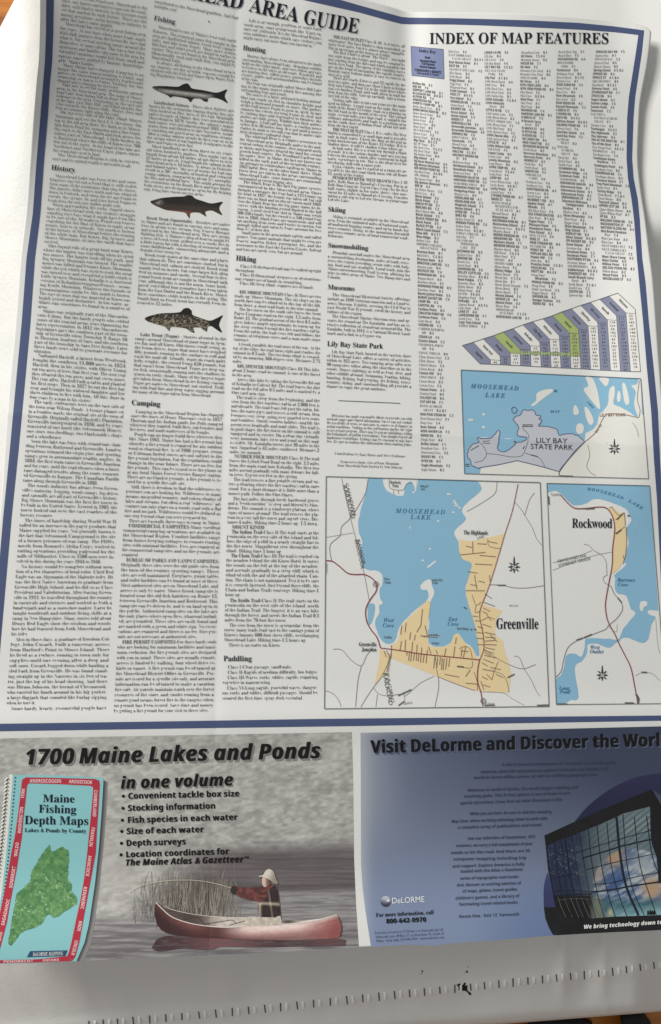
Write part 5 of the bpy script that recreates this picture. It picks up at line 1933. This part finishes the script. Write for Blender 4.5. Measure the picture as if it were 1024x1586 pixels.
bk = patch_mesh('book_cover', patch(BK_T, BK_B, BK_L, BK_R, 60, 120), M_TEAL, la, 3)
bk['label'] = 'printed teal map book cover with a red frame'
Sheet(3).band([(14, 1199), (9, 1260), (2, 1330), (-6, 1385), (-18, 1440)], [(20.3, 1200), (15.3, 1260), (8.8, 1330), (2.3, 1385), (-8, 1440)]).build('book_spine', ink('spine_ink', (205, 205, 200)), la)
cl = Sheet(4)
for i in range(42):
    y = 1207 + i * 5.8
    xb = float(np.interp(y, [q[1] for q in BK_L], [q[0] for q in BK_L]))
    cl.line([(xb - 9.5, y + 2.5), (xb - 6.5, y - 1.5), (xb - 4.5, y + 1.2)], 1.5)
cl.build('binding_coil', ink('coil_ink', (66, 64, 64), vary=0), la)
wc = Sheet(3.5)
for i in range(42):
    y = 1207 + i * 5.8
    xb = float(np.interp(y, [q[1] for q in BK_L], [q[0] for q in BK_L]))
    wc.line([(xb - 12, y + 1.6), (xb - 9, y - 2.0), (xb - 6, y - .6)], 2.4)
wc.build('binding_highlight', ink('coil_light_ink', (212, 212, 208), vary=0), la)
hp = Sheet(5)
for i in range(44):
    y = 1204.5 + i * 5.6
    xb = float(np.interp(y, [q[1] for q in BK_L], [q[0] for q in BK_L]))
    hp.poly([(xb + 3.2, y - 1.1), (xb + 5.4, y - .9), (xb + 5.2, y + 1.5), (xb + 3, y + 1.2)])
hp.build('punched_holes', ink('hole_ink', (52, 72, 82), vary=0), la)
M_FRAME = ink('frame_red_ink', (166, 46, 62))
fr = Sheet(5)
fr.band([(33.5, 1213), (31, 1236), (27.5, 1265), (23, 1295), (17.6, 1320), (13, 1348), (9, 1371), (3, 1400), (-3.5, 1428), (-14, 1466), (-19, 1488)], [(41.5, 1219), (39.5, 1240), (36, 1268), (34, 1295), (29.8, 1320), (25.5, 1348), (21, 1371), (15.5, 1400), (10.8, 1428), (1, 1466), (-5, 1484)])
fr.band([(33.5, 1213), (34.5, 1207.5), (40, 1204), (90, 1205), (147, 1206.5), (153.5, 1209), (154.6, 1215)], [(41.5, 1219), (42.2, 1215.5), (45, 1213.2), (90, 1214.5), (139, 1217), (143.6, 1219), (144.4, 1222)])
fr.band([(154.6, 1215), (152.6, 1250), (149.8, 1290), (148.5, 1320), (141.5, 1358), (135.5, 1390), (129, 1426), (122.5, 1461), (116.5, 1482), (112, 1488)], [(144.4, 1222), (142, 1250), (138, 1290), (135.2, 1320), (130.3, 1361), (124.5, 1395), (117.5, 1426), (111, 1458), (107, 1474), (104, 1481)])
fr.band([(112, 1488.7), (60, 1490.6), (0, 1492), (-19, 1492.8)], [(104, 1481), (60, 1485.8), (0, 1487.4), (-5, 1487.6)])
fr.build('cover_frame', M_FRAME, la)
ME = z
state = [(75.5, 1308.6), (77.8, 1310), (78.6, 1316), (81.5, 1318.5), (88, 1316), (97, 1311.2), (102, 1315), (106.4, 1319.5), (106.2, 1340), (105, 1360), (107.5, 1366), (111.5, 1372), (110, 1380), (114, 1384), (118.3, 1389), (118.7, 1399), (113, 1404), (106, 1409), (98, 1413), (90, 1419.5), (82, 1421), (77, 1416.5), (71, 1419), (68, 1424), (65, 1431), (55, 1436),
         (45, 1440), (34, 1444), (27, 1453), (16, 1464.4), (12.5, 1458), (15, 1445), (17, 1433), (20, 1416), (23, 1403), (25, 1386), (34, 1378.5), (40, 1371), (46.5, 1365), (48, 1352), (55, 1340), (60, 1331), (65, 1323), (70, 1316)]
stamp('state_shape', rough_line(state + state[:1], 1.25, 1.0, 7, 2.4)[:-1], lambda x, y: mixc(mixc((66, 112, 70), (108, 150, 96), fbm(x / 5, y / 5, 4) * 1.7 - .4 + .25 * sstep(1350, 1420, y) * sstep(60, 110, x)), (190, 208, 180), (vnoise(x / 1.6, y / 2.6) > .84) * .6 * sstep(1340, 1360, y)), la, 5, 1.6)
Sheet(5).poly([(46.5, 1473.3), (104.6, 1472), (101, 1481), (41.5, 1482.8)], 8).build('publisher_label', ink('label_blue_ink', (44, 72, 102)), la)
words(la, M_PAPER, [('DeLORME MAPPING', 'bolditalic', (51, 1481), (98, 1479.6), 8.4)], 7, 2, 'publisher_name')
words(la, M_BLACK, [('Maine', 'serif', (66, 1242.3), (115.5, 1243.2), 17.5), ('Fishing', 'serif', (59.5, 1258.6), (118, 1260), 18), ('Depth Maps', 'serif', (37.5, 1276.4), (137.2, 1277.8), 19), ('Lakes & Ponds by County', 'serif', (38, 1288.6), (133.5, 1290), 8.6)], 7, 3, 'cover_title')
words(la, ink('county_ink', (226, 190, 194), vary=0), [('ANDROSCOGGIN', 'bold', (46, 1212), (95, 1212.6), 7.6), ('AROOSTOOK', 'bold', (106.5, 1213), (143, 1214.6), 7.6), ('CUMBERLAND', 'bold', (146, 1223.5), (143.5, 1265), 7.4), ('FRANKLIN', 'bold', (142, 1281), (138, 1311), 7.4),
                                                        ('HANCOCK', 'bold', (137, 1325), (132.6, 1357), 7.4), ('KENNEBEC', 'bold', (130, 1373), (124.6, 1408), 7.4), ('KNOX', 'bold', (122.5, 1426), (119.4, 1442), 7.4), ('LINCOLN', 'bold', (116.5, 1456), (110.2, 1479), 7.4),
                                                        ('YORK', 'bold', (37.2, 1237), (38.8, 1221.5), 7), ('WASHINGTON', 'bold', (32.3, 1291), (36.2, 1250), 7.4), ('WALDO', 'bold', (26.5, 1327), (29.6, 1305), 7.4), ('SOMERSET', 'bold', (19, 1376), (24.5, 1342), 7.4), ('SAGADAHOC', 'bold', (6.5, 1434), (15.5, 1393), 7.4),
                                                        ('PISCATAQUIS', 'bold', (-6, 1482), (4, 1444), 7.4), ('PENOBSCOT', 'bold', (5, 1491.4), (52, 1490), 5), ('OXFORD', 'bold', (66, 1489.6), (92, 1488.4), 5)], 7, 2, 'county_name')

# big slanted headline with its printed shadow
T1 = [('1700 Maine Lakes and Ponds', 'slant', (35.5, 1184.6), (497, 1174), 33.5)]
M_SHADE = ink('headline_shade_ink', (118, 116, 114), vary=0)
M_HEAD = ink('headline_ink', (18, 16, 16), vary=0)
t = Type(3, 3)
t.line(*T1[0])
t.build('headline_shade', M_SHADE, la, (2.6, 3.2))
words(la, M_HEAD, T1, 5, 4, 'headline')
t = Type(3, 3)
t.line('in one volume', 'slant', (186.5, 1221.6), (361.5, 1216.4), 26)
t.build('headline_shade', M_SHADE, la, (1.8, 2.2))
words(la, M_HEAD, [('in one volume', 'slant', (186.5, 1221.6), (361.5, 1216.4), 26)], 5, 4, 'headline')
words(la, M_HEAD, [('Convenient tackle box size', 'black', (198, 1237.4), (371, 1233.4), 13), ('Stocking information', 'black', (197.6, 1256.2), (334, 1252.4), 13), ('Fish species in each water', 'black', (197, 1274.6), (368, 1270), 13), ('Size of each water', 'black', (195.6, 1292), (315.6, 1289), 13),
                   ('Depth surveys', 'black', (195, 1310.4), (288, 1307.8), 13), ('Location coordinates for', 'black', (194.4, 1328), (354.6, 1323), 13), ('The Maine Atlas & Gazetteer', 'slant', (194, 1341), (377, 1335.4), 13.5), ('TM', 'black', (378, 1329.6), (385.5, 1329.3), 4.4)], 5, 3, 'bullet_list')
bl = Sheet(5)
for x, y in ((191, 1233.2), (190.6, 1252), (189.5, 1270.4), (188.6, 1287.8), (188, 1306.2), (187.4, 1324)):
    bl.poly([(x + 2.5 * math.cos(a), y + 2.5 * math.sin(a)) for a in np.linspace(0, 6.28, 13)[:-1]], 6)
bl.build_each('bullet', M_HEAD, la)

# ------------------------------------------------------ right advertisement
ra = empty('advert_panel', guide, label='blue gradient advert with a glass building holding a giant globe')
B_T = [(558.5, 1135), (780, 1131), (1024, 1125), (1070, 1124)]
B_L = [(558.5, 1135), (558.8, 1200), (559.3, 1340), (562, 1378), (566, 1410), (574.5, 1466.3)]
B_R = [(1070, 1124), (1076, 1300), (1085, 1434)]
B_B = [(574.5, 1466.3)] + [q for q in map(tuple, S_BOT) if 578 < q[0] < 1085] + [(1085, 1434.2)]


def ad_right(x, y):
    u = np.clip((x - 560) / 470., 0, 1)
    v = np.clip((y - 1130) / 330., 0, 1)
    c = mixc((122, 130, 152), (56, 63, 84), np.clip(1.15 * (1 - v) * (.35 + .65 * u) + .25 * u * (1 - v), 0, 1))
    c = mixc(c, (116, 130, 159), sstep(.25, 1.0, v) * (1 - .55 * sstep(.35, .8, u)) * .95)
    c = mixc(c, (80, 99, 141), sstep(.55, 1, v) * sstep(.3, .62, u) * .6)
    c = mixc(c, (186, 188, 190), bell(x, 556, 16) * .55)
    c = mixc(c, (162, 165, 174), bell(x, 560, 52) * .5 * (1 - sstep(1215, 1370, y)))
    c = mixc(c, (168, 170, 174), bell(y, 1130, 9) * (1 - sstep(600, 900, x)) * .5)
    return c


patch_mesh('advert_photo', patch(B_T, B_B, B_L, B_R, 260, 190), M_PICTURE, ra, 1, colour=ad_right)

z = zt(830, 1180, 5.2784)
arc = curve(np.array(z((310, 500), (400, 390), (500, 300), (640, 205), (800, 135), (930, 105), (1060, 92), (1250, 80))), 3)
stamp('dark_arc', [tuple(a) for a in arc] + z((1250, 420), (960, 230), (600, 400)), lambda x, y: mixc((42, 43, 74), (34, 36, 62), sstep(1190, 1260, y)), ra, 2, 9)
stamp('dark_arc', [tuple(a) for a in curve(np.array(z((98, 900), (75, 970), (64, 1060), (66, 1190))), 3)] + z((160, 1190), (140, 1080), (118, 960)), lambda x, y: mixc((56, 64, 102), (48, 52, 88), sstep(1350, 1400, y)), ra, 2, 9)
# building: black roof and base, glass front
rest = [q for q in map(tuple, S_BOT) if 860 < q[0] < 1060]
stamp('building', z((70, 603), (300, 498), (600, 368), (945, 226), (960, 240), (1023, 350), (1080, 480), (1230, 800)) + [(1062, 1437.2)] + rest[::-1] + z((140, 1415), (105, 1350), (78, 1280), (66, 1190), (160, 1190), (128, 1010), (100, 880), (80, 680)),
      lambda x, y: mixc((22, 20, 19), (30, 30, 36), fbm(x / 20, y / 20, 2)), ra, 3, 8)


def glass(x, y):
    zx, zy = (x - 830) * 5.2784, (y - 1180) * 5.2784
    n = fbm(x / 6, y / 9, 3)
    c = mixc((44, 58, 104), (112, 134, 140), sstep(200, 560, zx) * .9)
    c = mixc(c, (96, 118, 124), sstep(640, 820, zy) * (1 - sstep(760, 900, zy)) * .3)
    c = mixc(c, (44, 56, 96), (1 - sstep(300, 430, zx)) * sstep(.4, .6, n) * .9)
    c = mixc(c, (150, 160, 188), (1 - sstep(330, 420, zx)) * (vnoise(x / 1.4, y / 1.8) > .82) * .7 * sstep(640, 720, zy) * (1 - sstep(900, 960, zy)))
    # roof trusses
    tr = np.abs(((zx * .8 + zy) / 26.0) % 2 - 1)
    c = mixc(c, (160, 174, 168), (tr < .3) * sstep(700, 740, zx) * (1 - sstep(560, 610, zy)) * sstep(430, 470, zy + (zx - 800) * .2) * .55 * sstep(.3, .5, n))
    c = mixc(c, (66, 88, 92), (tr > .7) * sstep(300, 400, zx) * (1 - sstep(680, 760, zy)) * .45)
    # globe behind the panes
    gx, gy = (zx - 790) / 330.0, (zy - 1010) / 310.0
    r = np.sqrt(gx * gx + gy * gy)
    globe = 1 - sstep(.94, 1.0, r)
    sw = fbm(x / 12 + gy * 2, y / 7 + gx * 3, 4)
    gc = mixc((70, 98, 146), (176, 188, 196), sstep(.36, .74, sw))
    gc = mixc(gc, (186, 150, 118), np.maximum(bell(zx, 640, 66) * bell(zy, 770, 78), bell(zx, 950, 70) * bell(zy, 1030, 84)) * 1.5)
    gc = mixc(gc, (196, 176, 158), bell(zx, 510, 50) * bell(zy, 900, 110) * .9)
    gc = mixc(gc, (54, 86, 148), bell(zx, 660, 90) * bell(zy, 960, 80) * .8)
    gc = mixc(gc, (178, 186, 190), bell(zx, 880, 120) * bell(zy, 830, 100) * .8)
    gc = mixc(gc, (40, 96, 108), sstep(1090, 1170, zy) * .7)
    c = mixc(c, gc, globe)
    c = mixc(c, (150, 200, 206), sstep(1150, 1260, zy) * sstep(560, 680, zx) * (.4 + .6 * sw))
    c = mixc(c, (30, 32, 30), (1 - sstep(430, 480, zx)) * sstep(1080, 1110, zy))
    c = mixc(c, (132, 138, 112), bell(zx, 500, 36) * sstep(1080, 1140, zy) * .9)
    c = mixc(c, (206, 190, 140), bell(zx, 610, 22) * bell(zy, 1232, 30) * .9)
    g = c.mean(-1, keepdims=True)
    return (c * .78 + g * .22) * (.68 + .2 * sstep(300, 700, zx))[..., None]


stamp('glass_front', z((92, 690), (150, 655), (300, 603), (500, 522), (660, 452), (700, 428), (930, 366), (942, 420), (950, 640), (985, 760), (1010, 985), (1024, 1000), (1120, 1000), (1180, 1248), (1024, 1252), (640, 1266), (420, 1284), (232, 1284), (180, 1180), (150, 1080), (118, 900)), glass, ra, 4, 1.7)
gr = Sheet(6)
for w, pts in ((.8, ((150, 655), (190, 950), (250, 1276))), (.7, ((205, 642), (240, 950), (290, 1280))), (1.8, ((240, 628), (285, 950), (340, 1180), (380, 1280))), (.6, ((295, 605), (325, 800), (360, 1000), (400, 1280))), (.7, ((355, 580), (390, 800), (440, 1080), (490, 1280))), (.8, ((428, 552), (455, 800), (500, 1060), (560, 1276))),
               (.9, ((500, 522), (535, 830), (590, 1080), (650, 1266))), (.9, ((580, 492), (615, 830), (670, 1060), (745, 1262))), (2.7, ((660, 452), (690, 760), (740, 1020), (840, 1256))), (.9, ((712, 430), (745, 830), (800, 1060), (886, 1252))), (.9, ((805, 452), (850, 830), (920, 1060), (985, 1250))), (1.0, ((905, 440), (950, 760), (1010, 930), (1060, 1100), (1090, 1250))),
               (2.2, ((942, 360), (952, 640), (1000, 800), (1010, 985))), (.8, ((300, 752), (500, 690), (680, 634), (940, 560))), (1.6, ((380, 788), (600, 722), (700, 690), (950, 632))), (.8, ((415, 882), (600, 832), (720, 806), (970, 752))), (.8, ((470, 1002), (620, 990), (750, 955), (1000, 905))),
               (1.7, ((450, 1066), (620, 1046), (780, 1016), (1012, 982))), (.7, ((140, 946), (250, 930), (300, 920))), (.7, ((150, 1062), (300, 1050), (440, 1064))), (1.2, ((160, 1098), (330, 1082), (460, 1080)))):
    gr.line(z(*pts), w * 1.35)
gr.build('window_grid', ink('grid_ink', (26, 30, 44), vary=0), ra)
lt = Sheet(6)
for i, xx in enumerate((180, 232, 285, 325, 372, 412, 455, 505)):
    lt.line(z((xx, 1106 + 4 * (i % 3)), (xx + 30, 1190), (xx + 66, 1272)), .55 if i % 2 else .8)
lt.line(z((190, 1130), (330, 1118), (520, 1128)), .5).line(z((330, 915), (430, 932)), .8)
lt.build_each('lit_mullion', ink('lit_mullion_ink', (92, 92, 84), vary=0), ra)
pp = Sheet(7)
for xx in (918, 936, 952, 968):
    pp.poly(z((xx - 8, 1250), (xx - 6, 1222), (xx, 1204 + (xx % 5) * 3), (xx + 7, 1222), (xx + 9, 1250)), 5)
pp.build_each('visitor_silhouette', M_HEAD, ra)
words(ra, M_PAPER, [('We bring technology down to Earth', 'slant', z((392, 1366))[0], (1052, 1429.5), 8.6)], 6, 2, 'slogan')
T2 = ('Visit DeLorme and Discover the World', 'black', (574, 1166.3), (1038.5, 1155), 27.5)
t = Type(3, 3)
t.line(*T2)
t.build('headline_shade', ink('headline_blue_shade_ink', (78, 86, 108), vary=0), ra, (2.2, 2.6))
words(ra, M_HEAD, [T2], 5, 4, 'headline')
z1, z2 = zt(540, 1110, 2.1157), zt(540, 1300, 2.1157)
LN = [(z1, 503, 875, 162, 155, 'A visit to DeLorme headquarters in Yarmouth is a valuable guide'), (z1, 433, 852, 186, 175, 'tomorrow, where kids and parents can explore in Yarmouth near Freeport & I-95'), (z1, 410, 817, 205, 194, 'world in three million pieces, as well as exciting geography too.'),
      (z1, 390, 752, 246, 236, 'Welcome to world of Eartha, the world largest rotating and'), (z1, 378, 727, 266, 255, 'revolving globe. This 41-foot sphere is one of those is rare'), (z1, 365, 703, 288, 276, 'special attractions. Come find out what dimension is like.'),
      (z1, 397, 665, 323, 316, 'While you are here, be sure to visit the amazing'), (z1, 337, 652, 348, 338, 'Map Store, where we bring technology down to earth with'), (z1, 358, 635, 368, 359, 'a complete array of publications and travel.'),
      (z1, 390, 612, 404, 398, 'See our selection of Gazetteers, GPS'), (z1, 352, 603, 428, 421, 'receivers, we carry a full complement of your'), (z1, 335, 595, 451, 444, 'needs to hit the road. And there are 50'),
      (z2, 343, 583, 70, 65, 'computer mapping including trip'), (z2, 340, 577, 93, 86, 'and support. Explore America is fully'), (z2, 367, 572, 110, 103, 'loaded with the Atlas & Gazetteer'), (z2, 365, 560, 133, 127, 'series of topographic road books.'),
      (z2, 355, 565, 155, 148, 'And, discover an exciting selection of'), (z2, 373, 555, 175, 168, 'of maps, globes, travel guides,'), (z2, 350, 560, 198, 190, 'children\'s games, and a library of'), (z2, 362, 557, 218, 211, 'fascinating travel-related books.'), (z2, 362, 560, 258, 250, 'Route One - Exit 17, Yarmouth')]
t = Type(4, 1)
for zz, a, b, ya, yb, s in LN:
    t.line(s, 'bold', zz((a, ya))[0], zz((b, yb))[0], 6.6)
t.build('body_text', ink('ad_text_ink', (56, 62, 84), vary=0), ra)
gc = (597.4, 1396.2)
stamp('globe_emblem', [(gc[0] + 7.9 * math.cos(a), gc[1] + 8.4 * math.sin(a)) for a in np.linspace(0, 6.28, 25)[:-1]],
      lambda x, y: mixc(mixc((170, 176, 188), (46, 50, 62), sstep(-6, 9, (y - gc[1]) - .35 * (x - gc[0]) * 0 + .3 * np.abs(x - gc[0]))), (236, 236, 238), bell(x, 601.5, 2.2) * bell(y, 1395, 1.8)), ra, 5, 1.2)
words(ra, ink('logo_white_ink', (226, 228, 230), vary=0), [('DeLORME', 'sans', (607, 1399.6), (658, 1397.2), 13)], 6, 3, 'logo_name')
words(ra, M_HEAD, [('For more information, call', 'serif', (582.2, 1420.4), (671.8, 1415.8), 9), ('800-642-0970', 'black', (598, 1430.4), (660.5, 1427.6), 10)], 6, 2, 'phone_line')
words(ra, ink('ad_small_ink', (72, 80, 104), vary=0), [('DeLorme is located on US Route 1, in Yarmouth, just off', 'sans', (580.5, 1446.8), (686, 1441.6), 6), ('Yarmouth, just off Exit 17, on Interstate 95, north of', 'sans', (581.4, 1453.2), (687, 1447.6), 6), ('Maine. Open daily. 207-846-7000 - www.delorme.com', 'sans', (583, 1459.4), (688, 1453.4), 6)], 5, 1, 'address')
